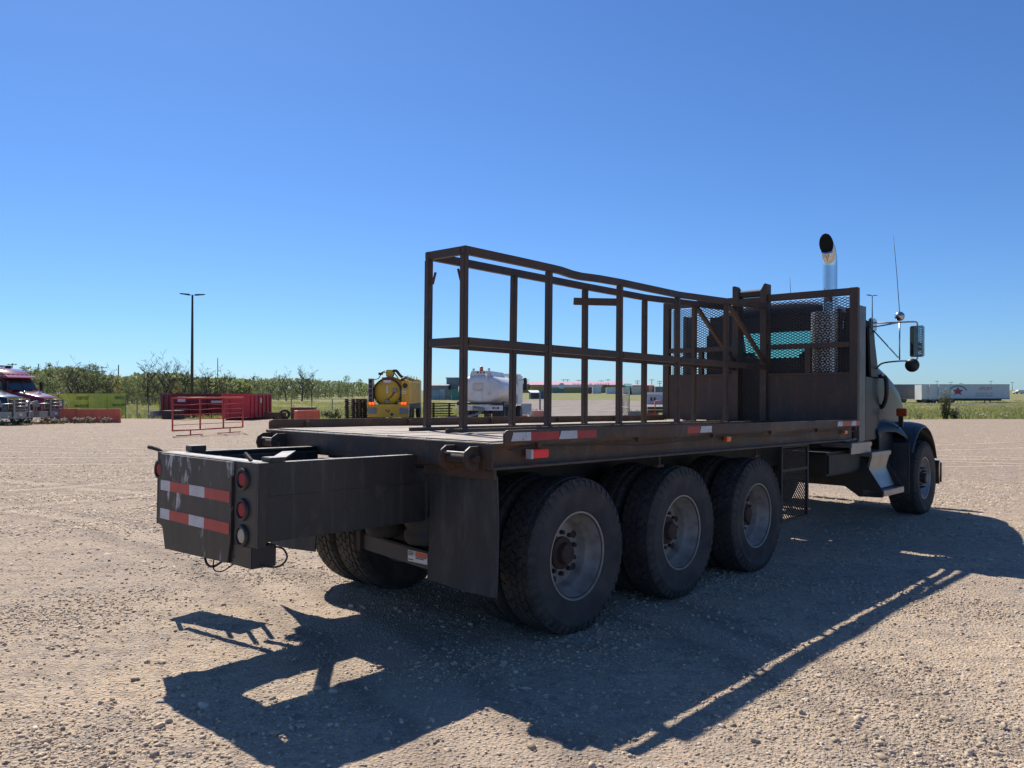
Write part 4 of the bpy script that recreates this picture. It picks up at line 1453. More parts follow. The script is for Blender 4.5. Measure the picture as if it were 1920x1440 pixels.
# ---- semi tractors at the left edge
def semi(name, label, px, D, rz, mat, roofh=3.18):
    x, y, z = at(px, D)
    t = thing(name, label, 'truck', (x, y, z), rz, 'tractor units parked at the left edge')
    # local: forward +x, bumper front at x=0
    secs = []
    for (u, hw, zt, zb) in ((-.18, .55, 1.30, .75), (-.30, .68, 1.47, .72), (-.8, .78, 1.60, .72), (-1.5, .92, 1.75, .74), (-2.05, 1.02, 1.88, .76)):
        row = []
        for k in range(13):
            s = -1 + k / 6
            a = abs(s)
            row.append((u, math.copysign(hw * min(1, a * 1.12) ** .75, s) if s else 0, zt - .07 * a ** 2 - (.30 * max(0, a - .7) / .3)))
        row += [(u, hw, zb), (u, -hw, zb)]
        secs.append(row)
    MB().loft(secs).build('hood', mat, t, smooth=True, angle=R(45))
    for s in (-1, 1):                            # wheel-arch fenders
        sc = []
        for i in range(13):
            a = R(170 - 150 * i / 12)
            sc.append([(-1.05 + r * math.cos(a), s * yy, .55 + r * math.sin(a)) for (r, yy) in ((.64, .72), (.74, .74), (.76, 1.05), (.70, 1.16), (.64, 1.16), (.66, 1.0))])
        MB().loft(sc).build('fender', mat, t, smooth=True, angle=R(60))
        hl = MB().loft([[(-.30, s * .66, .98), (-.20, s * .92, .95), (-.42, s * 1.08, .98), (-.5, s * 1.06, 1.22), (-.40, s * .76, 1.30)], [(-.40, s * .60, .98), (-.35, s * .80, .95), (-.6, s * 1.0, .98), (-.65, s * .98, 1.22), (-.55, s * .68, 1.30)]])
        hl.build('headlight', WHITELENS, t, smooth=True, angle=R(50))
        simple_wheel(t, -1.05, s * .98, .52, .52, .30)
        simple_wheel(t, -5.2, s * .95, .52, .52, .56)
    # cab and sleeper
    secs = []
    for (zt, xf, xb, hw) in ((.95, -2.05, -4.6, 1.10), (1.86, -2.05, -4.6, 1.10), (2.55, -2.50, -4.6, 1.02), (2.72, -2.45, -4.6, 1.0), (2.95, -2.75, -4.6, .98), (roofh - .06, -3.3, -4.62, .95), (roofh, -3.8, -4.6, .88)):
        secs.append([(xf, -hw + .12, zt), (xf - .14, -hw, zt), (xb, -hw, zt), (xb, hw, zt), (xf - .14, hw, zt), (xf, hw - .12, zt)])
    MB().loft(secs).build('cab', mat, t, smooth=True, angle=R(30))
    sec = [[(-2.035, -.96, 1.90), (-2.035, .96, 1.90), (-2.455, .90, 2.53), (-2.455, -.90, 2.53)], [(-2.05, -.96, 1.90), (-2.05, .96, 1.90), (-2.47, .90, 2.53), (-2.47, -.90, 2.53)]]
    wsn = MB().loft(sec).build('windscreen', DARKGLASS, t)
    MB().bar((-2.03, 0, 1.9), (-2.45, 0, 2.53), .04, .02).build('centre_strip', BLACK, wsn)
    MB().prism([(-2.15, 2.58), (-2.30, 2.70), (-2.62, 2.74), (-2.62, 2.66), (-2.45, 2.56)], 'y', -1.02, 1.02).build('sun_visor', mat, t, bevel=.015)
    for k in range(5):
        MB().box(-2.56, -2.48, -.62 + k * .31 - .05, -.62 + k * .31 + .05, 2.741, 2.78).build('roof_lamp', AMBERDARK, t)
    for s in (-1, 1):
        MB().prism([(-2.25, 1.9), (-3.0, 1.9), (-3.0, 2.5), (-2.62, 2.5)], 'y', s * 1.03, s * 1.108).build('side_window', DARKGLASS, t)
        mr_ = MB().box(-2.2, -2.05, s * 1.22, s * 1.38, 1.85, 2.35).build('mirror', BLACK, t, bevel=.02)
        MB().bar((-2.2, s * 1.1, 2.25), (-2.13, s * 1.24, 2.25), .03).build('mirror_arm', BLACK, mr_)
    MB().cyl((-3.5, -.3, roofh + .05), (-3.1, -.3, roofh + .05), .05, 8).build('air_horn', CHROME, t)
    MB().box(-3.9, -3.75, -.8, .8, roofh + .001, roofh + .14).build('light_bar', DARKSTEEL, t)
    g = MB().box(-.19, -.16, -.50, .50, .80, 1.40).build('grille', BLACK, t)
    for k in range(6):
        MB().box(-.159, -.135, -.49, .49, .84 + k * .095, .88 + k * .095).build('grille_bar', CHROME, g)
    m = MB().box(-.17, -.12, -.56, -.5, .78, 1.42).box(-.17, -.12, .5, .56, .78, 1.42).box(-.17, -.12, -.4999, .4999, 1.37, 1.42)
    m.build('grille_surround', CHROME, t, bevel=.008)
    MB().prism([(-1.2, -.32), (-1.2, .05), (-.85, .22)] and [(-.55, -1.2), (-.05, -1.0), (.10, -.6), (.12, .6), (.10, .6), (-.05, 1.0), (-.55, 1.2), (-.55, 1.05), (-.15, .85), (0, .5), (0, -.5), (-.15, -.85), (-.55, -1.05)], 'z', .36, .72).build('bumper', ALU, t, bevel=.01)
    bb = MB()
    bull = bb.box(.125, .20, .42, .52, .42, 1.38).build('bull_bar', ALU, t, bevel=.01)
    MB().box(.125, .20, -.52, -.42, .42, 1.38).build('bull_bar_upright', ALU, bull, bevel=.01)
    for zb in (.80, .98, 1.16, 1.34):
        MB().cyl((.165, -.42, zb), (.165, .42, zb), .032, 10).build('bull_bar_tube', ALU, bull, smooth=True)
    for s in (-1, 1):
        MB().tube(curve_pts([(.16, s * .52, 1.12), (.10, s * .8, 1.12), (-.10, s * 1.05, 1.05), (-.15, s * 1.1, .73)], 24), .034, 10).build('bull_bar_tube', ALU, bull, smooth=True)
    MB().box(.1195, .123, -.1, .1, .5, .62).build('plate', LABELW, t)
    MB().box(-5.9, -2.2, -.42, .42, .55, .9).build('chassis', DARKSTEEL, t)
    lm = MB().lathe([(0, 1.66), (.05, 1.66), (.1, 1.74), (.1, 1.80), (0, 1.82)], (-.6, .95, 0), 'z', 14).build('hood_mirror', CHROME, t, smooth=True)
    MB().cyl((-.6, .95, 1.35), (-.6, .95, 1.66), .02, 6).build('mirror_stalk', BLACK, lm)
    for s in (-1, 1):
        MB().lathe([(0, -3.2), (.3, -3.2), (.3, -4.4), (0, -4.4)], (0, s * .85, .7), 'x', 20).build('fuel_tank', CHROME, t)
    return t


semi('semi_truck', 'red tractor unit with a chrome bull bar, parked beside the green bin', 102, 45.0, R(-13), SEMIRED)
semi('semi_truck', 'dark tractor unit cut off by the left picture edge, in front of the red one', 36, 41.5, R(-13), SEMINAVY, roofh=2.6)


# ---- yellow vacuum truck (rear towards us)
def vac_truck():
    x, y, z = at(728, 49)
    t = thing('vacuum_truck', 'yellow vacuum truck with round rear door and lit tail lights', 'truck', (x, y, z), R(1))
    W = 1.24
    MB().box(-W, W, .02, .55, .32, 1.12).build('rear_bumper', YELLOW, t, bevel=.03)
    MB().box(-1.2, 1.2, .2, 8.2, .75, 1.119).build('chassis', DARKSTEEL, t)
    # tank drum lying along the truck
    cz = 1.86
    MB().lathe([(0, .62), (.5, .60), (.9, .66), (1.0, .75), (1.0, 7.2), (.9, 7.35), (0, 7.4)], (0, 0, cz), 'y', 36).build('tank', YELLOW, t, smooth=True, angle=R(35))
    d = MB().lathe([(0, .44), (.35, .45), (.7, .50), (.80, .57), (.80, .62), (0, .62)], (-.12, 0, cz), 'y', 36).build('rear_door', YELLOW, t, smooth=True, angle=R(35))
    MB().lathe([(.80, .60), (.80, .555), (.90, .555), (.92, .61)], (-.12, 0, cz), 'y', 36).build('door_ring', BLACK, d, smooth=True, angle=R(35))
    MB().box(-.16, -.08, .38, .44, cz - .05, cz + .42).build('sight_glass', LABELW, d)
    MB().lathe([(0, .36), (.14, .37), (.16, .45), (0, .46)], (-.14, 0, cz - .55), 'y', 16).build('valve', RIM, d)
    MB().lathe([(0, .36), (.15, .37), (.17, .47), (0, .48)], (.34, 0, cz + .12), 'y', 16).build('valve', RIM, d)
    MB().tube(curve_pts([(.34, .40, cz + .1), (.22, .36, cz - .15), (.05, .37, cz - .35), (-.12, .38, cz - .5)], 20), .03, 8).build('hose', BLACK, d, smooth=True)
    for k in range(5):
        a = R(215 + k * 27)
        MB().box(-.12 + .86 * math.cos(a) - .06, -.12 + .86 * math.cos(a) + .06, .48, .56, cz + .86 * math.sin(a) - .05, cz + .86 * math.sin(a) + .05).build('door_clamp', RIM, d)
    # left ladder/locker rack
    lk = MB().box(-W, -1.0, .25, .9, 1.14, 2.72).build('locker', BLACK, t, bevel=.01)
    for k in range(6):
        MB().box(-W, -.98, .19, .248, 1.2 + k * .29, 1.25 + k * .29).build('ladder_rung', RIM, lk)
    for u in (-W, -1.0):
        MB().box(u - .02, u + .02, .19, .247, 1.14, 2.72).build('ladder_rail', RIM, lk)
    # right body side box
    sb_ = MB().box(.78, W, .3, 7.4, 1.14, 2.58).build('side_body', YELLOW, t, bevel=.02)
    for k in range(9):
        MB().box(W + .001, W + .03, .7 + k * .75, .78 + k * .75, 1.2, 2.5).build('side_rib', YELLOW, sb_)
    MB().lathe([(.0, .26), (.13, .26), (.16, .29), (.16, .298), (0, .298)], (1.0, 0, 2.28), 'y', 18).build('port', BLACK, sb_)
    MB().box(.80, 1.06, .285, .298, 1.78, 1.96).build('sign_plate', LABELW, sb_)
    text_part('emblem', 'VAC', .13, paint('emblem_purple', (.18, .05, .2)), sb_, (.93, .28, 1.87), (R(90), 0, 0))
    LIT = mk_emit('lit_tail_lamp', (1.0, .05, .01), 3.0, (.8, .05, .02))
    for u in (-1.12, -.94, .86, 1.04):
        MB().lathe([(0, -.02), (.055, -.012), (.07, .02), (0, .02)], (u, 0.0, 1.19), 'y', 16).build('tail_lamp', LIT, t)
    for u in (-.98, .92):
        MB().box(u - .14 - .2, u + .14 - .2 + .2, .03, .2, 1.1205, 1.26).build('lamp_box', YELLOW, t)
    for u in (-1.0, .98):
        vb = MB().box(u - .28, u + .28, -.03, .019, .52, .92).build('vent', GREYP, t, bevel=.01)
        for k in range(5):
            MB().box(u - .25, u + .25, -.045, -.031, .56 + k * .07, .585 + k * .07).build('vent_slat', RIM, vb)
    for (u, v) in ((-.12, .75), (-.02, .66), (.06, .75)):
        MB().lathe([(0, .0), (.05, .0), (.05, .018), (0, .018)], (u, 0, v), 'y', 10).build('bolt_hole', BLACK, t)
    MB().lathe([(0, .0), (.09, .0), (.09, .018), (0, .018)], (.22, 0, .50), 'y', 12).build('tow_eye', BLACK, t)
    # boom on top
    bm_ = MB().box(-.25, .15, .7, 1.3, 2.85, 3.28).build('boom_turret', YELLOW, t, bevel=.04)
    MB().tube(curve_pts([(.1, .95, 3.2), (.35, 1.1, 3.22), (.55, 1.4, 2.95), (.6, 2.5, 2.85), (.62, 6.5, 2.8)], 30), .09, 10).build('boom_pipe', DARKSTEEL, bm_, smooth=True)
    MB().tube(curve_pts([(-.1, .9, 3.15), (-.5, .8, 3.05), (-.7, .7, 2.75), (-.95, .6, 2.66)], 24), .03, 8).build('hose', BLACK, bm_, smooth=True)
    for (p, q) in (((-.3, .7, 3.2), (-.6, .7, 3.05)), ((.15, .8, 3.25), (.5, .9, 2.75)), ((.32, .8, 3.3), (.15, .9, 2.8)), ((.2, .7, 2.72), (.75, .7, 2.62))):
        MB().bar(p, q, .06).build('boom_strut', DARKSTEEL, bm_)
    MB().box(-.7, -.45, .6, .8, 2.95, 3.1).build('camera_box', DARKSTEEL, bm_)
    MB().box(-.45, .25, .45, .9, 2.62, 2.8).build('hose_tray', MAROON, bm_)
    MB().box(-.35, .12, .40, .449, 2.48, 2.62).build('lamp_plate', LABELW, bm_)
    MB().tube(curve_pts([(.7, 1.2, 2.62), (.8, 2, 2.80), (.8, 4, 2.78), (.9, 6, 2.7)], 24), .11, 10).build('suction_hose', BLACK, t, smooth=True)
    for k in range(4):
        MB().bar((1.1, 1.0 + k * 1.8, 2.58), (1.1, 1.0 + k * 1.8, 2.95), .05).build('rail_post', YELLOW, t)
    MB().box(-1.15, 1.15, 7.5, 9.3, .9, 2.8).build('cab', YELLOW, t, bevel=.08)
    for (yy) in (1.9, 3.2):
        for s in (-1, 1):
            simple_wheel(t, 0, 0, 0, 1, 1).matrix_local = Matrix.Translation((s * .95, yy, .52)) @ Matrix.Rotation(R(90), 4, 'Z') @ Matrix.Diagonal((.52, .56, .52, 1))
    for s in (-1, 1):
        simple_wheel(t, 0, 0, 0, 1, 1).matrix_local = Matrix.Translation((s * 1.0, 8.6, .52)) @ Matrix.Rotation(R(90), 4, 'Z') @ Matrix.Diagonal((.52, .3, .52, 1))


vac_truck()


def tanker():
    x, y, z = at(899, 42.5)
    t = thing('tank_truck', 'white tank truck with an amber beacon seen from behind', 'truck', (x, y, z), R(-9))
    # elliptical tank along y
    secs = []
    for (yy, s) in ((.18, .55), (.22, .80), (.32, .93), (.5, 1.0), (5.5, 1.0), (5.7, .9), (5.8, .5)):
        secs.append([(1.28 * s * math.cos(2 * math.pi * k / 40), yy, 2.02 + .82 * s * math.sin(2 * math.pi * k / 40)) for k in range(40)])
    MB().loft(secs).build('tank', WHITE, t, smooth=True, angle=R(40))
    tr = MB().prism([(-.62, 2.62), (.62, 2.62), (.50, 3.02), (-.50, 3.02)], 'y', .35, 4.8).build('top_tray', WHITE, t, bevel=.02)
    for u in (-.17, 0, .17):
        MB().lathe([(0, .33), (.05, .335), (.05, .3499), (0, .3499)], (u, 0, 2.93), 'y', 12).build('red_lamp', REDLENS, tr)
    for s in (-1, 1):
        MB().lathe([(0, -.08), (.06, -.05), (.07, 0), (.06, .05), (0, .08)], (s * .42, .5, 3.10), 'z', 12).build('work_lamp', DULLCHROME, tr, smooth=True)
        MB().bar((s * .60, .345, 2.68), (s * .50, .345, 3.0), .05, .006).build('red_reflector_tape', REDTAPE, tr)
    MB().lathe([(0, 0), (.1, 0), (.1, .06), (0, .06)], (0, .55, 3.02), 'z', 14).build('beacon_base', BLACK, tr)
    MB().lathe([(.10, .061), (.10, .2), (.07, .23), (0, .24)], (0, .55, 3.02), 'z', 16).build('beacon', AMBER, tr, smooth=True)
    MB().cyl((.35, .22, 2.85), (.52, .16, 1.75), .07, 12).build('drain_pipe', WHITE, t, smooth=True)
    MB().box(-.30, .12, .12, .2, 1.42, 1.95).build('rear_hatch', WHITE, t, bevel=.03)
    MB().box(-.40, .18, .16, .23, 1.98, 2.36).build('hose_panel', paint('cream_panel', (.62, .58, .5)), t, bevel=.02)
    MB().box(-1.15, 1.15, .1, .3, 1.20, 1.30).build('cradle', BLACK, t)
    MB().box(-1.24, 1.24, .06, .2, .88, 1.16).build('rear_crossmember', WHITE, t, bevel=.01)
    for (u, mt) in ((-1.1, REDLENS), (-.95, REDLENS), (.75, REDLENS), (1.0, REDLENS), (.88, WHITELENS)):
        MB().lathe([(0, .03), (.05, .035), (.06, .059), (0, .059)], (u, 0, 1.02), 'y', 14).build('tail_lamp', mt, t)
    MB().cyl((-.35, .0, 1.0), (.25, .0, .92), .12, 12).build('pump', RIM, t, smooth=True)
    MB().tube(curve_pts([(.2, 0, .95), (-.1, -.05, .7), (-.7, 0, .55)], 18), .07, 8).build('hose', GREYP, t, smooth=True)
    MB().box(-1.2, 1.2, .02, .12, .40, .50).build('under_bar', REDTAPE2, t)
    for k in range(6):
        MB().box(-1.05 + k * .38, -.85 + k * .38, .012, .019, .42, .48).build('white_reflector_tape', WHITETAPE, t)
    MB().box(-.45, .45, .2, 8.2, .7, 1.1).build('chassis', DARKSTEEL, t)
    for s in (-1, 1):
        MB().box(s * .62, s * 1.2, .35, .37, .42, .88).build('mud_flap', FLAP, t)
        for yy in (1.1, 2.4):
            simple_wheel(t, 0, 0, 0, 1, 1).matrix_local = Matrix.Translation((s * .93, yy, .52)) @ Matrix.Rotation(R(90), 4, 'Z') @ Matrix.Diagonal((.52, .56, .52, 1))
        simple_wheel(t, 0, 0, 0, 1, 1).matrix_local = Matrix.Translation((s * 1.0, 7.6, .52)) @ Matrix.Rotation(R(90), 4, 'Z') @ Matrix.Diagonal((.52, .3, .52, 1))
        MB().box(s * 1.45, s * 1.65, 6.4, 6.5, 2.0, 2.75).build('mirror', BLACK, t, bevel=.02)
        MB().bar((s * 1.15, 6.45, 2.6), (s * 1.46, 6.45, 2.65), .03).build('mirror_arm', BLACK, t)
        MB().box(s * 1.2, s * 1.3, .3, .6, 1.1, 1.36).build('work_lamp', BLACK, t)
    MB().box(-1.15, 1.15, 6.0, 8.3, 1.1, 3.0).build('cab', WHITE, t, bevel=.1)
    MB().cyl((1.0, 5.9, 1.2), (1.0, 5.9, 3.1), .09, 10).build('exhaust_stack', RIM, t, smooth=True)


tanker()

# ------------------------------------------------------------------ distance: containers, buildings, trailers
def container(px, D, L, W, H, rz, mat, label, group='shipping containers beyond the yard', cat='container', ribs=True, roof=None, lift=0.0, doors=False):
    x, y, _ = at(px, D)
    z = float(land_z(x, y))
    t = thing('shipping_container', label, cat, (x, y, z + .02 + lift), rz, group)
    MB().box(0, L, 0, W, .05, H).build('container_body', mat, t)
    if ribs:
        n = int(L / .55)
        for k in range(n):
            u = L * (k + .5) / n
            MB().box(u - .09, u + .09, -.045, -.001, .2, H - .12).build('corrugation', mat, t)
    for (u, v) in ((0, 0), (L, 0), (0, W), (L, W)):
        MB().box(u - .06, u + .06, v - .06, v + .06, 0, H + .03).build('corner_post', roof or mat, t)
    if doors:
        for v in (W * .25, W * .75):
            MB().box(-.07, -.001, v - W * .21, v + W * .21, .2, H - .15).build('door', roof or mat, t)
    return t


LTBLUE = paint('pale_blue_steel', (.62, .72, .78), .5)
TEAL = paint('teal_steel', (.10, .22, .24), .5)
CREAM = paint('cream_steel', (.75, .70, .58), .5)
BEIGE = paint('beige_steel', (.66, .63, .54), .5)
NAVY = paint('navy_steel', (.05, .10, .22), .5)
RUSTO = paint('orange_steel', (.50, .10, .04), .5)
PLUM = paint('plum_steel', (.10, .06, .09), .5)
container(806, 196, 2.4, 2.4, 2.5, R(3), BLUEGREY, 'blue grey container, leftmost of those beside the white tank truck')
container(825, 197, 1.0, 2.4, 2.6, R(3), LTBLUE, 'pale narrow container between blue grey and green ones')
container(834, 196, 1.5, 2.4, 2.5, R(3), GREYP, 'grey container next to the pale narrow one left of the tank truck')
container(847, 192, 2.6, 2.4, 2.7, R(3), DGREEN, 'green container just left of the white tank truck')
container(949, 192, 3.0, 2.4, 2.6, R(2), DGREEN, 'teal green container right of the white tank truck')
container(1112, 338, 3.3, 3, 3.0, R(-2), LTBLUE, 'pale blue container standing alone, left of its twin', doors=True)
container(1137, 330, 4.4, 3, 2.8, R(-4), LTBLUE, 'pale blue container next to the cream end of the row', doors=True)
container(1103, 336, 1.2, 2.5, 2.6, 0, PLUM, 'dark plum container seen behind a rack post')
container(1168, 300, 1.7, 2.4, 2.8, R(-3), CREAM, 'cream container at the left end of the container row')
container(1176, 299, .95, 2.4, 2.9, R(-3), LTBLUE, 'light blue container second in the container row')
container(1180.8, 300, .8, 2.4, 3.2, R(-3), NAVY, 'navy container end between light blue and beige ones')
container(1185, 298, 3.8, 2.4, 3.2, R(-2), BEIGE, 'long beige container in the container row')
container(1213, 300, .7, 2.4, 3.4, 0, RUSTO, 'narrow orange red container end in the row')
container(1217, 301, 1.3, 2.4, 3.3, 0, CREAM, 'cream container end behind the white office trailer')
container(1224, 300, .45, 2.4, 3.4, 0, RUSTO, 'thin orange container end behind the white office trailer')
container(1229, 302, 3.2, 2.4, 3.1, 0, GREYP, 'grey container half hidden by the headboard')
container(1036, 385, 5.4, 3, 2.2, 0, TEAL, 'low teal container in front of the pink roofed building')


def building(name, label, x0, x1, D, top_py, depth, wall, roof, pitch=0.0, windows=0, group=None, eave_py=None):
    xa, _, _ = at(x0, D)
    xb, _, _ = at(x1, D)
    z = float(land_z((xa + xb) / 2, D)) - .3
    Hh = zpx(top_py, D) - z
    He = (zpx(eave_py, D) - z) if eave_py else Hh - pitch
    t = thing(name, label, 'building', (xa, D, z), 0, group)
    L = xb - xa
    MB().box(0, L, 0, depth, 0, He).build('wall', wall, t)
    if eave_py or pitch:
        MB().prism([(-.6, He + .01), (depth + .6, He + .01), (depth * .5, Hh)], 'x', -.6, L + .6).build('roof', roof, t)
    else:
        MB().box(-.3, L + .3, -.3, depth + .3, He + .01, He + .4).build('roof', roof, t)
    for k in range(windows):
        u = L * (k + .5) / windows
        wv = MB().box(u - L / windows * .28, u + L / windows * .28, -.12, -.005, He * .35, He * .62).build('window', DARKGLASS, t)
    return t


PINK = paint('pink_roof', (.62, .32, .38), .5)
OCHRE = paint('ochre_wall', (.42, .35, .13), .6)
GREYW = paint('grey_wall', (.26, .285, .32), .6)
GREYW2 = paint('grey_wall_light', (.24, .26, .29), .6)
big = building('warehouse', 'long ochre warehouse with a pink roof far behind the rack', 995, 1176, 400, 714.5, 40, OCHRE, PINK, eave_py=721.5)
for k, (px_, wd) in enumerate(((1040, 1.0),)):
    MB().box(10, 36, -.5, -.02, 3.2, 4.4).build('awning', LABELW, big)
MB().box(30, 46, -1.2, -.6, 3.0, 5.2).build('sign_board', OCHRE, big) if False else None
text_part('sign_lettering', 'PARKLAND AIRPORT', 3.2, INK, big, (30.5, -.2, 3.9), (R(90), 0, 0), width=.62)
MB().lathe([(0, -.3), (1.6, -.28), (1.6, -.02), (0, -.02)], (15.6, 0, 3.9), 'y', 16).build('sign_emblem', LABELW, big)
building('warehouse', 'low ochre wing at the left end of the pink roofed warehouse', 966, 993, 410, 721.5, 30, OCHRE, GREYW2)
building('warehouse', 'grey boxy plant building behind the white tank truck', 837, 880, 330, 709.5, 30, GREYW2, GREYW, windows=4)
building('warehouse', 'dark low grey building left of the boxy plant', 806, 838, 320, 718.5, 30, GREYW, GREYW, pitch=.9)
building('warehouse', 'grey silo topped building right of the warehouse sign', 1176, 1184, 390, 719, 12, GREYW2, DGREEN, pitch=1.4)
building('warehouse', 'distant shed with a pink roof behind the container row', 1186, 1226, 420, 720.5, 20, GREYW2, PINK, eave_py=722.5)
ob_ = building('office_trailer', 'white office trailer with small dark windows near the orange frame', 1213, 1246, 130, 740, 3, paint('office_white', (.52, .55, .58)), LABELW)
for u in (.55, 1.1):
    w_ = MB().box(u, u + .34, -.05, -.004, .95, 1.55).build('window', DARKGLASS, ob_)

# small shed on posts, white board, mesh gate, blocks and scrap by the road
xx, yy, zz = at(1002, 190)
t = thing('shed', 'small dark shed with a light lean-to roof beside the road', 'shed', (xx, yy, float(land_z(xx, yy))), R(12))
MB().box(-.8, 1.2, 0, 2.2, .3, 1.75).build('wall', paint('dark_shed', (.035, .04, .05)), t)
MB().prism([(-.3, 1.78), (2.6, 2.35), (2.6, 2.43), (-.3, 1.86)], 'x', -1.0, 1.5).build('roof', LABELW, t)
MB().box(1.25, 2.6, .3, 2.0, .3, 2.1).build('blue_annex', NAVY, t)
xx, yy, zz = at(986.5, 59)
t = thing('white_board', 'square pale grey board standing in the grass right of the tank truck', 'board', (xx, yy, float(land_z(xx, yy))), R(4))
MB().box(-.40, .40, -.02, .02, .32, 1.15).build('panel', paint('board_grey', (.42, .47, .52)), t)
for u in (-.33, .33):
    MB().box(u - .03, u + .03, .021, .06, 0, 1.1).build('leg', WOODP, t)
xx, yy, zz = at(1012.5, 88)
t = thing('gate_post', 'tall grey steel gate post at the left of the road', 'post', (xx, yy, float(land_z(xx, yy))))
MB().box(-.09, .09, -.09, .09, 0, 2.05).build('post', GREYP, t)
MB().box(-.11, .11, -.11, .11, 2.051, 2.1).build('cap', GREYP, t)


def block(px, D, sx, sz, mat, label, name='concrete_block', rz=0.0):
    x, y, _ = at(px, D)
    z = float(land_z(x, y)) if D > 54.4 else gz(x, y)
    t = thing(name, label, 'concrete block', (x, y, z), rz)
    MB().box(-sx / 2, sx / 2, -.35, .35, 0, sz).build('block_body', mat, t, bevel=.03)
    m = MB()
    for u in (-.25, .25):
        m.tube(curve_pts([(u * sx - .06, 0, sz - .01), (u * sx - .04, 0, sz + .09), (u * sx + .04, 0, sz + .09), (u * sx + .06, 0, sz - .01)], 12), .014, 6)
    m.build('lifting_loop', RIM, t)


block(1003, 54.8, .55, .72, CONCRETE, 'pale concrete block left of the orange sided one by the road')
block(1010, 54.0, .75, .62, paint('orange_face', (.5, .22, .17)), 'faded orange barrier block at the left edge of the road')
block(1188, 54.5, .85, .68, paint('dark_concrete', (.17, .175, .18)), 'dark concrete block at the foot of the mesh gate')

# chain-link gate leaf
def mesh_gate():
    xl, yl, _ = at(1166, 57)
    xr, yr, _ = at(1180, 54.2)
    ln = math.hypot(xr - xl, yr - yl)
    t = thing('mesh_gate', 'open chain-link gate leaf right of the road', 'gate', (xl, yl, gz(xl, yl) - .05), math.atan2(yr - yl, xr - xl))
    m = MB()
    for (p, q) in (((0, 0, .1), (ln, 0, .1)), ((0, 0, 1.75), (ln, 0, 1.75)), ((0, 0, .1), (0, 0, 1.75)), ((ln, 0, 0), (ln, 0, 2.0)), ((0, 0, .9), (ln, 0, .85))):
        m.tube([p, q], .03, 8)
    m.build('gate_frame', RIM, t, smooth=True)
    m = MB()
    k = -2.0
    while k < ln:
        for (a, b_) in (((k, .1), (k + 1.65, 1.75)), ((k + 1.65, .1), (k, 1.75))):
            m.tube([(min(max(a[0], 0), ln), 0, a[1]), (min(max(b_[0], 0), ln), 0, b_[1])], .004, 3)
        k += .14
    o = m.build('wire_mesh', RIM, t)
    o['kind'] = 'stuff'


mesh_gate()

# junk: pipe rack, red scrap, orange frame
xx, yy, zz = at(832, 55.5)
t = thing('pipe_rack', 'steel rack of dark beams lying left of the tank truck', 'scrap', (xx, yy, float(land_z(xx, yy))))
for k in range(7):
    MB().bar((-.9 + random.uniform(-.1, .1), random.uniform(-.3, .3), .15 + k * .17), (.75 + random.uniform(-.3, .2), random.uniform(-.3, .3), .17 + k * .17 + random.uniform(-.04, .04)), .09, .08).build('beam', DARKSTEEL, t)
for u in (-.75, .35):
    MB().box(u, u + .08, -.4, -.32, 0, 1.25).build('upright', DARKSTEEL, t)
    MB().box(u, u + .08, .32, .4, 0, 1.25).build('upright', DARKSTEEL, t)
xx, yy, zz = at(852, 54.8)
t = thing('scrap_heap', 'low heap of rusty scrap pipes beside the tank truck', 'scrap', (xx, yy, float(land_z(xx, yy))))
for k in range(9):
    MB().cyl((random.uniform(-1, -.2), random.uniform(-.4, .4), .06 + .05 * (k % 5)), (random.uniform(.3, 1.4), random.uniform(-.4, .4), .08 + .05 * (k % 5)), .05, 8).build('pipe', HUB if k % 2 else RIM, t)
xx, yy, zz = at(980, 54.6)
t = thing('scrap_heap', 'heap of red and rust coloured scrap left of the road', 'scrap', (xx, yy, float(land_z(xx, yy)) + .02))
for k in range(10):
    MB().cyl((random.uniform(-1.1, -.2), random.uniform(-.4, .4), .06 + .045 * (k % 6)), (random.uniform(.1, .9), random.uniform(-.4, .4), .08 + .05 * (k % 6)), .055, 8).build('pipe', (HUB, MAROON, GATERED)[k % 3], t)
jersey(1222, 54.5, .9, R(5), paint('pale_orange', (.55, .16, .09)), 'pale orange plastic barrier in front of the office trailer', h=.5)
xx, yy, zz = at(1236, 53.5)
t = thing('tube_frame', 'orange tube frame with black straps left of the headboard', 'frame', (xx, yy, gz(xx, yy)))
for u in (-.28, .42):
    MB().cyl((u, 0, 0), (u, 0, 1.3), .04, 8).build('upright', GATERED, t, smooth=True)
for z_ in (.3, 1.3):
    MB().cyl((-.28, 0, z_), (.42, 0, z_), .035, 8).build('rail', GATERED, t, smooth=True)
for z_ in (.12, .5, .72):
    MB().box(-.75, .40, .06, .5, z_, z_ + .17).build('strap_bundle', BLACK, t, bevel=.03)


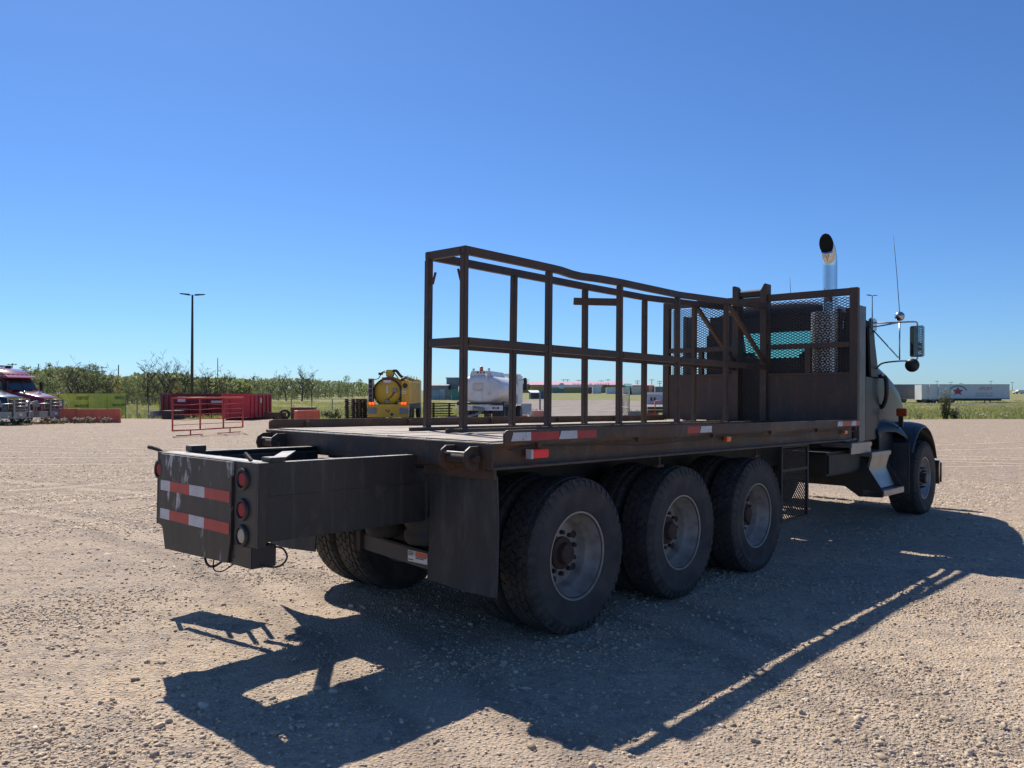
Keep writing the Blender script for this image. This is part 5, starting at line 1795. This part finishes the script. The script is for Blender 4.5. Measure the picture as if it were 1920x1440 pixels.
# semi-trailers on the right
def trailer(label, x0, x1, D, mat, reefer=False, logo=False, rz=0.0, top=721.5, bot=748):
    xa, _, _ = at(x0, D)
    xb, _, _ = at(x1, D)
    z = float(land_z((xa + xb) / 2, D))
    zb, zt = zpx(bot, D) - z, zpx(top, D) - z
    L = xb - xa
    t = thing('semi_trailer', label, 'trailer', (xa, D, z), rz, 'box trailers on the right')
    MB().box(0, L, 0, 2.6, zb, zt).build('trailer_box', mat, t)
    MB().box(-.02, L + .02, -.02, 2.62, zt + .001, zt + .1).build('top_rail', GREYW, t)
    MB().box(0, L, -.03, -.001, zb - .05, zb + .15).build('bottom_rail', GREYP, t)
    n = max(1, int(L / 1.2))
    for k in range(1, n):
        MB().box(L * k / n - .02, L * k / n + .02, -.012, -.001, zb + .2, zt - .05).build('side_post', mat, t)
    if L > 8:
        for u in (1.3, 2.6):
            for v in (.3, 2.3):
                simple_wheel(t, u, v, .52, .52, .5)
        for v in (.4, 2.2):
            MB().box(L - 3.6, L - 3.45, v - .07, v + .07, .05, zb).build('landing_leg', DARKSTEEL, t)
        MB().box(.6, L - 1, .9, 1.7, zb - .35, zb - .051).build('underframe', DARKSTEEL, t)
    else:
        for v in (.3, 2.3):
            simple_wheel(t, L * .5, v, .52, .52, .5)
            MB().box(L * .2, L * .24, v - .06, v + .06, 0.02, zb).build('landing_leg', DARKSTEEL, t)
    if reefer:
        for k in range(3):
            MB().box(.15 + k * L / 3, L / 3 * (k + 1) - .1, -.05, -.001, zb + .2, zt - .1).build('door', mat, t)
    if logo:
        def star(r0, r1, y0, y1, mt, nm, half=None):
            pts = []
            for k in range(10):
                a = R(90 + 36 * k)
                r = r0 if k % 2 == 0 else r1
                pts.append((3.6 + r * math.cos(a) * 1.35, (zb + zt) / 2 + .1 + r * math.sin(a)))
            MB().prism(pts, 'y', y0, y1).build(nm, mt, t)
        star(.85, .40, -.02, -.003, NAVY, 'star_emblem')
        star(.55, .26, -.03, -.021, RED, 'star_emblem')
        for s in range(9):
            a = R(150 - 15 * s)
            MB().bar((3.6 + 1.75 * math.cos(a), -.012, zb + 1.25 + 1.25 * math.sin(a)), (3.6 + 1.75 * math.cos(a - R(12)), -.012, zb + 1.25 + 1.25 * math.sin(a - R(12))), .015, .22, up=(0, 0, 1)).build('arc_lettering', NAVY, t)
        text_part('lettering', 'XPORT', .8, RED, t, (L - 4.6, -.012, zt - .75), (R(90), 0, 0))
        text_part('lettering', 'TRANSPORT LTD', .42, GREYW, t, (L - 4.9, -.012, zb + 1.05), (R(90), 0, 0))
        text_part('lettering', 'GRANDE PRAIRIE', .42, GREYW, t, (L - 4.9, -.012, zb + .60), (R(90), 0, 0))
    return t


TRW = paint('trailer_white', (.60, .63, .66), .45, .9)
TRG = paint('trailer_grey', (.15, .155, .165), .5)
trailer('dark grey box trailer behind the hood of the flatbed truck', 1664, 1727.5, 158, TRG)
trailer('short dirty white box trailer left of the one with the star', 1728, 1742, 153, WHITE, reefer=True, bot=749.5)
trailer('narrow white trailer end next to the one with the star', 1743.5, 1760, 152.5, WHITE, reefer=True, bot=750)
trailer('long white box trailer with a red star emblem', 1760.8, 1893, 152, TRW, logo=True)

# far car
xx, yy, _ = at(1911, 300)
t = thing('parked_car', 'tiny white car far away at the right picture edge', 'car', (xx, yy, float(land_z(xx, yy))))
MB().loft([[(-2.2, v, .4) for v in (-.9, .9)] + [(-2.2, .9, .9), (-2.2, -.9, .9)], [(-1.2, v, .4) for v in (-.9, .9)] + [(-1.2, .9, 1.0), (-1.2, -.9, 1.0)], [(-.6, v, .4) for v in (-.9, .9)] + [(-.6, .8, 1.5), (-.6, -.8, 1.5)],
           [(1.2, v, .4) for v in (-.9, .9)] + [(1.2, .8, 1.5), (1.2, -.8, 1.5)], [(2.2, v, .4) for v in (-.9, .9)] + [(2.2, .9, .95), (2.2, -.9, .95)]]).build('car_body', WHITE, t, bevel=.05)
for u in (-1.4, 1.4):
    simple_wheel(t, u, -.85, .34, .34, .22)
    simple_wheel(t, u, .85, .34, .34, .22)


# utility poles, masts
def utility(px, D, top_py, label, arms=2, name='utility_pole', mat=WOODP):
    x, y, _ = at(px, D)
    z = float(land_z(x, y))
    ht = zpx(top_py, D) - z
    t = thing(name, label, 'utility pole', (x, y, z), R(random.uniform(-20, 20)), 'utility poles on the skyline')
    MB().tube([(0, 0, -.3), (0, 0, ht)], [.2, .13], 8).build('pole', mat, t, smooth=True)
    for k in range(arms):
        zz_ = ht - .5 - k * 1.1
        a = MB().box(-1.5 + .3 * k, 1.5 - .3 * k, -.08, .08, zz_, zz_ + .18).build('crossarm', mat, t)
        for u in (-1.3, 0.35, 1.2):
            MB().cyl((u * (1 - .2 * k), 0, zz_ + .18), (u * (1 - .2 * k), 0, zz_ + .45), .06, 6).build('insulator', DARKSTEEL, a)
    return t


utility(22.5, 230, 681, 'wooden utility pole above the roof of the red truck', 1)
utility(72, 240, 682, 'thin mast with a box on top left in the trees', 0)
utility(191, 240, 687, 'utility pole above the middle of the green bin', 2)
utility(222, 220, 684, 'dark stubby mast between green bin and light pole', 0)
utility(408, 300, 671, 'lattice-like antenna mast right of the light pole', 0)
for i, (px_, tp) in enumerate(((980, 711), (988, 711), (1057, 711), (1064, 711), (1085, 712), (1127, 713), (1140, 711), (1195, 713), (1222, 711), (1237, 714))):
    utility(px_, 430, tp, ('leftmost skyline pole of the pair above the low ochre wing', 'right skyline pole of the pair above the low ochre wing', 'skyline pole above the pink roof, left of a close pair', 'skyline pole above the pink roof, right of a close pair',
                           'skyline pole over the middle of the pink roof', 'thin skyline pole above the warehouse sign', 'taller skyline pole above the right of the warehouse sign', 'skyline pole over the beige container',
                           'tall dark skyline pole over the cream container end', 'skyline pole just left of the headboard')[i], 1 + i % 2)
for i, px_ in enumerate((1757, 1783, 1802, 1858, 1898)):
    utility(px_, 600, 714 + 2 * (i % 3), ('skyline pole above the gap between the short white trailers', 'skyline pole above the star emblem', 'skyline pole above the middle of the star trailer', 'skyline pole above the red lettering of the star trailer', 'skyline pole right of the star trailer')[i], 1)

# fence along the yard edge on the left
def fence(label, x0, x1, D, n, h=1.5):
    xa, _, _ = at(x0, D)
    xb, _, _ = at(x1, D)
    t = thing('wire_fence', label, 'fence', (xa, D, float(land_z((xa + xb) / 2, D))))
    L = xb - xa
    for k in range(n + 1):
        MB().cyl((L * k / n, 0, -.1), (L * k / n, 0, h), .035, 6).build('fence_post', GREYP, t)
    MB().cyl((0, 0, h - .03), (L, 0, h - .03), .02, 6).build('top_rail', RIM, t)
    m = MB()
    for z_ in (.25, .55, .85, 1.15):
        m.tube([(0, 0, z_), (L, 0, z_)], .008, 4)
    m.build('wires', RIM, t)


fence('grey wire fence in the grass between the green and maroon bins', 236, 300, 57.5, 3)
fence('grey wire fence behind the steel skip and pallets', 508, 700, 58.5, 5)

# ------------------------------------------------------------------ vegetation
def leaf_mat(name, c1, c2):
    m = mk(name, c1, c2, rough=.6, scale=.9, detail=3, spec=.25)
    nt = m.node_tree
    b = nt.nodes['Principled BSDF']
    out = [n for n in nt.nodes if n.type == 'OUTPUT_MATERIAL'][0]
    tl = nt.nodes.new('ShaderNodeBsdfTranslucent')
    src = b.inputs['Base Color'].links[0].from_socket
    gm = nt.nodes.new('ShaderNodeMix'); gm.data_type = 'RGBA'; gm.blend_type = 'MULTIPLY'
    gm.inputs['Factor'].default_value = 1.0
    gm.inputs[7].default_value = (1.4, 1.45, 1.1, 1)
    nt.links.new(src, gm.inputs[6])
    nt.links.new(gm.outputs[2], tl.inputs[0])
    mx = nt.nodes.new('ShaderNodeMixShader'); mx.inputs[0].default_value = .5
    nt.links.new(b.outputs[0], mx.inputs[1]); nt.links.new(tl.outputs[0], mx.inputs[2])
    nt.links.new(mx.outputs[0], out.inputs[0])
    return m


LEAVES = [leaf_mat('aspen_leaves', (.15, .175, .085), (.19, .205, .105)), leaf_mat('willow_leaves', (.20, .205, .13), (.24, .24, .155)),
          leaf_mat('dark_leaves', (.105, .13, .072), (.14, .16, .088)), leaf_mat('autumn_leaves', (.19, .165, .07), (.21, .18, .075))]
BARK = mk('bark', (.12, .105, .09), (.07, .06, .05), rough=.9, scale=4)


def tree_meshes(seed, kind, leafmat):
    """unit tree about 7 m tall: trunk with limbs, crown of leaf clumps"""
    rg = random.Random(seed)
    H = 7.0
    tr = MB()
    tips = []

    def limb(p, d, ln, r, depth):
        pts = [p]
        q = Vector(p)
        dd = Vector(d)
        nseg = 4
        for i in range(nseg):
            dd = (dd + Vector((rg.uniform(-.22, .22), rg.uniform(-.22, .22), rg.uniform(-.05, .16)))).normalized()
            q = q + dd * (ln / nseg)
            pts.append(q.copy())
        rk = 1.7 if kind == 'bare' else 1.0
        tr.tube(pts, [max(.016, r * rk * (1 - .7 * i / nseg)) for i in range(nseg + 1)], 4 if depth else 7, cap=False)
        tips.append((pts[-1], ln))
        if depth < (3 if kind == 'bare' else 2):
            for k in range(rg.randint(3, 5)):
                i = rg.randint(1, nseg)
                a = rg.uniform(0, 6.28)
                nd = (dd * .6 + Vector((math.cos(a), math.sin(a), rg.uniform(.1, .7))) * .75).normalized()
                limb(pts[i], nd, ln * rg.uniform(.4, .62), r * .45 * (1 - .1 * i), depth + 1)
    limb(Vector((0, 0, -.2)), (0, 0, 1), H * .62, .10, 0)
    for k in range(7):
        a = k * 2.4 + rg.uniform(-.4, .4)
        z = H * (.18 + .08 * k)
        limb(Vector((0, 0, z)), (math.cos(a), math.sin(a), .75), H * .30 * (1.1 - .06 * k), .045, 1)
    if kind == 'bare':
        return tr, None
    cr = MB()
    clumps = []
    for k in range(34):
        z = rg.uniform(.06, .98)
        w = {'aspen': .22 * math.sin(min(1, z * 1.05) * math.pi) ** .6 + .03, 'bush': .34 * (1 - z) ** .5 + .06, 'spire': .17 * (1.02 - z) + .02}[kind]
        a = rg.uniform(0, 6.28)
        r = w * H * rg.uniform(.2, 1.0)
        clumps.append((Vector((r * math.cos(a), r * math.sin(a), z * H)), rg.uniform(.22, .85)))
    for (c, rad) in clumps:
        n = rg.randint(12, 44)
        for i in range(n):
            v = Vector((rg.gauss(0, 1), rg.gauss(0, 1), rg.gauss(0, .8)))
            v = v.normalized() * rad * rg.uniform(.45, 1.1)
            p = c + v
            if p.z < .05: continue
            s = rg.uniform(.07, .17)
            a1 = Vector((rg.gauss(0, 1), rg.gauss(0, 1), rg.gauss(0, 1))).normalized()
            b1 = a1.cross(Vector((rg.gauss(0, 1), rg.gauss(0, 1), rg.gauss(0, 1)))).normalized()
            cr.add([p - a1 * s, p + b1 * s * .6, p + a1 * s, p - b1 * s * .6], [(0, 1, 2, 3)])
    return tr, cr


PROTO = []
_k = 0
for (kind, lm) in (('aspen', 0), ('aspen', 1), ('bush', 2), ('spire', 2), ('bush', 1), ('aspen', 3), ('bush', 0), ('bare', 0), ('bare', 0)):
    tr, cr = tree_meshes(100 + _k, kind, lm)
    a = tr.build('src', BARK, None, fixn=False, smooth=True)
    b_ = cr.build('src', LEAVES[lm], None, fixn=False) if cr else None
    PROTO.append((kind, lm, a.data, b_.data if b_ else None))
    bpy.data.objects.remove(a)
    if b_: bpy.data.objects.remove(b_)
    _k += 1

KN = {('aspen', 0): ('aspen_tree', 'green aspen'), ('aspen', 1): ('pale_tree', 'pale grey green tree'), ('bush', 2): ('dark_bushy_tree', 'dark bushy tree'), ('spire', 2): ('spruce_tree', 'dark pointed spruce'),
      ('bush', 1): ('willow_tree', 'pale bushy willow'), ('aspen', 3): ('olive_tree', 'olive yellow tree'), ('bush', 0): ('green_bushy_tree', 'green bushy tree'), ('bare', 0): ('bare_tree', 'leafless grey tree')}


def plant_tree(pi, px, D, h, group, where, cat='tree', name=None):
    kind, lm, tm, cm = PROTO[pi]
    x, y, _ = at(px, D)
    z = float(land_z(x, y))
    nm, desc = KN[(kind, lm)]
    lab = (desc + ' ' + where)
    SEEN.setdefault(lab, []).append(1)
    if len(SEEN[lab]) > 1:
        lab = ('second ', 'third ', 'fourth ', 'fifth ')[min(len(SEEN[lab]) - 2, 3)] + desc + ' ' + where
    t = thing(name or nm, lab, cat, (x, y, z), random.uniform(0, 6.28), group)
    s = h / 7.0
    wdt = s * random.uniform(.85, 1.25)
    t.scale = (wdt, wdt, s)
    inst('trunk', tm, t)
    if cm: inst('crown', cm, t)
    return t


trng = random.Random(5)
SEEN = {}


def skyline(px):
    pts = [(40, 693), (60, 688), (110, 682), (150, 682), (200, 696), (240, 698), (260, 692), (330, 692), (380, 700), (470, 703), (560, 699), (600, 704), (650, 707), (700, 712)]
    return float(np.interp(px, [p[0] for p in pts], [p[1] for p in pts]))


marks = ((0, 'behind the red truck'), (95, 'behind the left end of the green bin'), (160, 'behind the right half of the green bin'), (238, 'in the gap right of the green bin'), (300, 'behind the maroon bin'), (350, 'beside the light pole'),
         (385, 'behind the red gate'), (440, 'behind the bright red bin'), (510, 'beyond the field behind the tyre'), (560, 'beyond the field behind the skip'), (620, 'beyond the field left of the pallets'), (655, 'beyond the field behind the pallets'))


def whereabouts(px, depth):
    w = [b for a, b in marks if px >= a][-1]
    return w + (', front row' if depth == 0 else ', back row')


px = 20.0
while px < 712:
    for row in (0, 1):
        p = px + trng.uniform(-5, 5)
        if p < 470:
            D = 118 + 16 * row + trng.uniform(-5, 5) + max(0, p - 250) * .12
        else:
            D = 165 + 22 * row + (p - 470) * .35 + trng.uniform(-6, 6)
        x_, y_, _ = at(p, D)
        base = float(land_z(x_, y_))
        hh = (zpx(skyline(p) + trng.uniform(-3, 16) - 2 * row, D) - base) * (trng.uniform(.8, 1.05) if row else trng.uniform(.45, .95))
        pi = trng.choice((0, 1, 2, 4, 5, 6, 6, 2, 3) if p < 470 else (0, 2, 3, 6, 2, 3, 0, 1))
        plant_tree(pi, p, D, hh, 'trees along the far edge of the grass', whereabouts(p, row))
    px += 13.5 if px < 470 else 11
for (p, D, tp, wh) in ((137, 116, 674, 'rising highest behind the green bin'), (150, 117, 680, 'right of the highest one behind the green bin'), (176, 118, 683, 'above the middle of the green bin'), (205, 118, 688, 'above the right end of the green bin'),
                       (281, 122, 669, 'left of a taller twin, above the maroon bin'), (307, 121, 665, 'tallest of those left of the light pole'), (318, 123, 676, 'small one close left of the light pole'), (349, 124, 682, 'touching the light pole on its left'),
                       (383, 126, 686, 'just right of the light pole'), (415, 128, 690, 'above the red gate'), (537, 178, 692, 'left of the tallest one beyond the field'), (566, 180, 684, 'tallest beyond the field behind the skip'), (585, 182, 690, 'right of the tallest one beyond the field')):
    x_, y_, _ = at(p, D)
    plant_tree(7 + (int(p) % 2), p, D, (zpx(tp, D) - float(land_z(x_, y_))) * .98, 'bare trees on the skyline', wh)

# a far wood that reads as one mass closes the gaps
def far_wood():
    rg = random.Random(3)
    m = MB()
    for i in range(15000):
        p = rg.uniform(15, 720)
        D = (150 if p < 470 else 215 + (p - 470) * .35) + rg.uniform(-7, 7)
        x, y, _ = at(p, D)
        z0 = float(land_z(x, y)) if i % 8 == 0 else z0_ if i else 0
        z0_ = z0
        top = zpx(skyline(p) + 8 + 5 * float(vn(p * .13, 1.7)), D)
        z = z0 + .2 + (max(top - z0, 1.5)) * rg.random() ** .8
        s = rg.uniform(.25, .55)
        a1 = Vector((rg.gauss(0, 1), rg.gauss(0, 1), rg.gauss(0, 1))).normalized()
        b1 = a1.cross(Vector((rg.gauss(0, 1), rg.gauss(0, 1), rg.gauss(0, 1)))).normalized()
        c = Vector((x, y, z))
        m.add([c - a1 * s, c + b1 * s * .6, c + a1 * s, c - b1 * s * .6], [(0, 1, 2, 3)])
    o = m.build('far_wood', LEAVES[0], None, fixn=False)
    tag(o, 'dense far wood filling the gaps behind the tree rows', 'wood', kind='stuff')


far_wood()


# grass and weeds at the yard edge
def grass_field(name, label, n, pxr, Dr, hr, wr, mat, blades, flowers=False, seed=1):
    rg = np.random.default_rng(seed)
    px_ = rg.uniform(pxr[0], pxr[1], n * 2)
    D = rg.uniform(Dr[0] ** .5, Dr[1] ** .5, n * 2) ** 2
    x = (px_ - 960) / FPX * D
    roadL = np.interp(D, [53.5, 60, 75, 105, 130, 160], [.6, 0, 1.2, 1, -6, -14])
    roadR = np.interp(D, [53.5, 60, 75, 105, 130, 160], [8.6, 9.5, 11.2, 20, 42, 40])
    ok = ~((x > roadL - .5) & (x < roadR + .3))
    ok &= rg.random(n * 2) < np.clip(.2 + 2.6 * (fbm(x * .25, D * .25, 31 + seed, 3) + .2), .05, 1)
    x, D = x[ok][:n], D[ok][:n]
    n = len(x)
    z = land_z(x, D)
    h = rg.uniform(hr[0], hr[1], n) * (.5 + fbm(x * .4, D * .4, 5, 2) + .35)
    h = np.clip(h, hr[0] * .5, hr[1] * 1.3)
    vs, fs = [], []
    nb = blades
    a = rg.uniform(0, 6.283, (n, nb))
    rr = rg.uniform(0, wr, (n, nb))
    bx, by = x[:, None] + rr * np.cos(a), D[:, None] + rr * np.sin(a)
    lean = rg.uniform(.1, .5, (n, nb)) * h[:, None]
    hh = h[:, None] * rg.uniform(.6, 1.1, (n, nb))
    a2 = rg.uniform(0, 6.283, (n, nb))
    wd = rg.uniform(.02, .045, (n, nb))
    p0 = np.stack([bx - wd * np.sin(a2), by + wd * np.cos(a2), np.repeat(z[:, None], nb, 1)], -1)
    p1 = np.stack([bx + wd * np.sin(a2), by - wd * np.cos(a2), np.repeat(z[:, None], nb, 1)], -1)
    p2 = np.stack([bx + lean * np.cos(a), by + lean * np.sin(a), z[:, None] + hh], -1)
    co = np.stack([p0, p1, p2], 2).reshape(-1, 3)
    m = MB()
    me = bpy.data.meshes.new(name)
    me.vertices.add(len(co)); me.vertices.foreach_set('co', co.astype(np.float32).ravel())
    me.loops.add(len(co)); me.loops.foreach_set('vertex_index', np.arange(len(co), dtype=np.int32))
    me.polygons.add(len(co) // 3); me.polygons.foreach_set('loop_start', np.arange(0, len(co), 3, dtype=np.int32))
    me.update(calc_edges=True)
    me.materials.append(mat)
    o = bpy.data.objects.new(name, me)
    COL.objects.link(o)
    tag(o, label, 'flowers' if flowers else 'grass', kind='stuff')
    return o


GBLADE = leaf_mat('grass_blades', (.185, .20, .085), (.25, .24, .12))
GDRY = leaf_mat('dry_grass', (.36, .32, .16), (.28, .26, .12))
grass_field('tall_grass', 'rough green grass growing along the far edge of the yard', 17000, (-20, 1960), (54.6, 92), (.16, .42), .25, GBLADE, 7, seed=1)
grass_field('dry_grass', 'straw coloured grass mixed into the field', 6000, (-20, 1960), (54.6, 140), (.15, .38), .3, GDRY, 6, seed=2)
grass_field('field_grass', 'low green grass of the field farther back', 9000, (-20, 1960), (90, 170), (.15, .35), .5, GBLADE, 6, seed=3)
FLOWER = mk('white_blossom', (.62, .60, .50), (.5, .5, .38), rough=.8, scale=3)


def weed(px, D, h, label, mat=GBLADE, flowers=0, spread_=.3, n=60, name='weed_clump', group='weeds at the yard edge', leaf=.06, cat='weed'):
    x, y, _ = at(px, D)
    z = float(land_z(x, y)) if D > 54.5 else gz(x, y)
    t = thing(name, label, cat, (x, y, z), 0, group)
    rg = random.Random(int(px * 7 + D))
    st, lf, fl = MB(), MB(), MB()
    for i in range(max(4, n // 9)):
        a = rg.uniform(0, 6.28)
        r = rg.uniform(0, spread_)
        tip = Vector((r * 1.2 * math.cos(a), r * 1.2 * math.sin(a), h * rg.uniform(.6, 1.0)))
        b0 = Vector((r * .4 * math.cos(a), r * .4 * math.sin(a), 0))
        st.tube([b0, (b0 + tip) / 2 + Vector((0, 0, .04)), tip], [.012, .009, .004], 4, cap=False)
        for k in range(9):
            p = b0.lerp(tip, rg.uniform(.15, 1))
            d = Vector((rg.gauss(0, 1), rg.gauss(0, 1), rg.uniform(-.2, .9))).normalized()
            s = d.cross(Vector((0, 0, 1))).normalized()
            q = p + d * leaf * rg.uniform(1.2, 2.6)
            lf.add([p, (p + q) / 2 + s * leaf * .5, q, (p + q) / 2 - s * leaf * .5], [(0, 1, 2, 3)])
        if flowers and rg.random() < .8:
            for k in range(flowers):
                p = tip + Vector((rg.uniform(-.08, .08), rg.uniform(-.08, .08), rg.uniform(-.03, .06)))
                s_ = rg.uniform(.03, .055)
                fl.add([p + Vector((s_, 0, 0)), p + Vector((0, s_, .01)), p + Vector((-s_, 0, 0)), p + Vector((0, -s_, .01)), p + Vector((0, 0, s_ * .8))], [(0, 1, 4), (1, 2, 4), (2, 3, 4), (3, 0, 4)])
    st.build('stem', mat, t, fixn=False)
    lf.build('leaves', mat, t, fixn=False)
    if flowers: fl.build('blossom', FLOWER, t, fixn=False)
    return t


DARKWEED = LEAVES[6 - 4]
weed(1772, 56, 2.2, 'tall leafy bush in front of the star trailer', LEAVES[1], 0, .5, 420, 'leafy_bush', 'bushes at the yard edge', .13, 'bush')
weed(1790, 56, .95, 'lower leafy bush right of the tall one before the star trailer', LEAVES[1], 0, .55, 330, 'leafy_bush', 'bushes at the yard edge', .12, 'bush')
weed(1720, 57, .8, 'small bush left of the tall one before the trailers', LEAVES[1], 0, .4, 70, 'leafy_bush', 'bushes at the yard edge', .1, 'bush')
weed(630, 56, .85, 'dark leafy weed left of the pallet stacks', LEAVES[0], 2, .6, 300, 'leafy_bush', 'bushes at the yard edge', .11, 'bush')
weed(612, 57, .75, 'dark leafy weed right of the steel skip', LEAVES[2], 0, .6, 300, 'leafy_bush', 'bushes at the yard edge', .11, 'bush')
weed(549, 57, 1.25, 'thin tall weed behind the left of the skip', LEAVES[1], 2, .25, 60, 'leafy_bush', 'bushes at the yard edge', .09, 'bush')
wl = ('below the dark truck at the left edge', 'second from the left edge, below the dark truck', 'below the bumper of the dark truck', 'below the gap between the two tractor units', 'under the bumper of the red truck', 'under the bull bar of the red truck',
      'between red truck and orange barriers', 'before the left orange barrier', 'at the gap between the orange barriers', 'before the left end of the long orange barrier', 'before the middle of the long orange barrier', 'before the right half of the long orange barrier')
for i, (p, D) in enumerate(((8, 40.2), (18, 40.4), (30, 40.6), (56, 41.6), (70, 42.8), (88, 43.2), (103, 43.6), (120, 44.0), (138, 44.4), (152, 44.8), (165, 44.9), (196, 45.1))):
    weed(p, D, .34 if i > 3 else .42, 'white flowering weed clump ' + wl[i], GBLADE, 5, .42, 60)
for i, (p, D, lab) in enumerate(((243, 55.6, 'white flowering weeds right of the green bin'), (262, 55.8, 'white flowering weeds midway between green and maroon bins'), (283, 55.4, 'white flowering weeds left of the concrete block by the maroon bin'), (256, 63, 'tall white weeds in the grass behind the fence between the bins'),
                                 (275, 66, 'white weeds deep in the grass left of the maroon bin'), (590, 60, 'white flowering weeds above the skip'), (610, 61, 'white flowering weeds right of the skip in the grass'), (1890, 55.3, 'pale weeds at the far right yard edge'),
                                 (1800, 55.2, 'pale weeds right of the bushes at the yard edge'), (1840, 55.2, 'pale weeds midway along the right yard edge'), (1000, 55.2, 'pale weeds at the left road edge'), (1160, 55.3, 'pale weeds at the right road edge by the mesh gate'))):
    weed(p, D, .55, lab, GBLADE, 4, .5, 60)
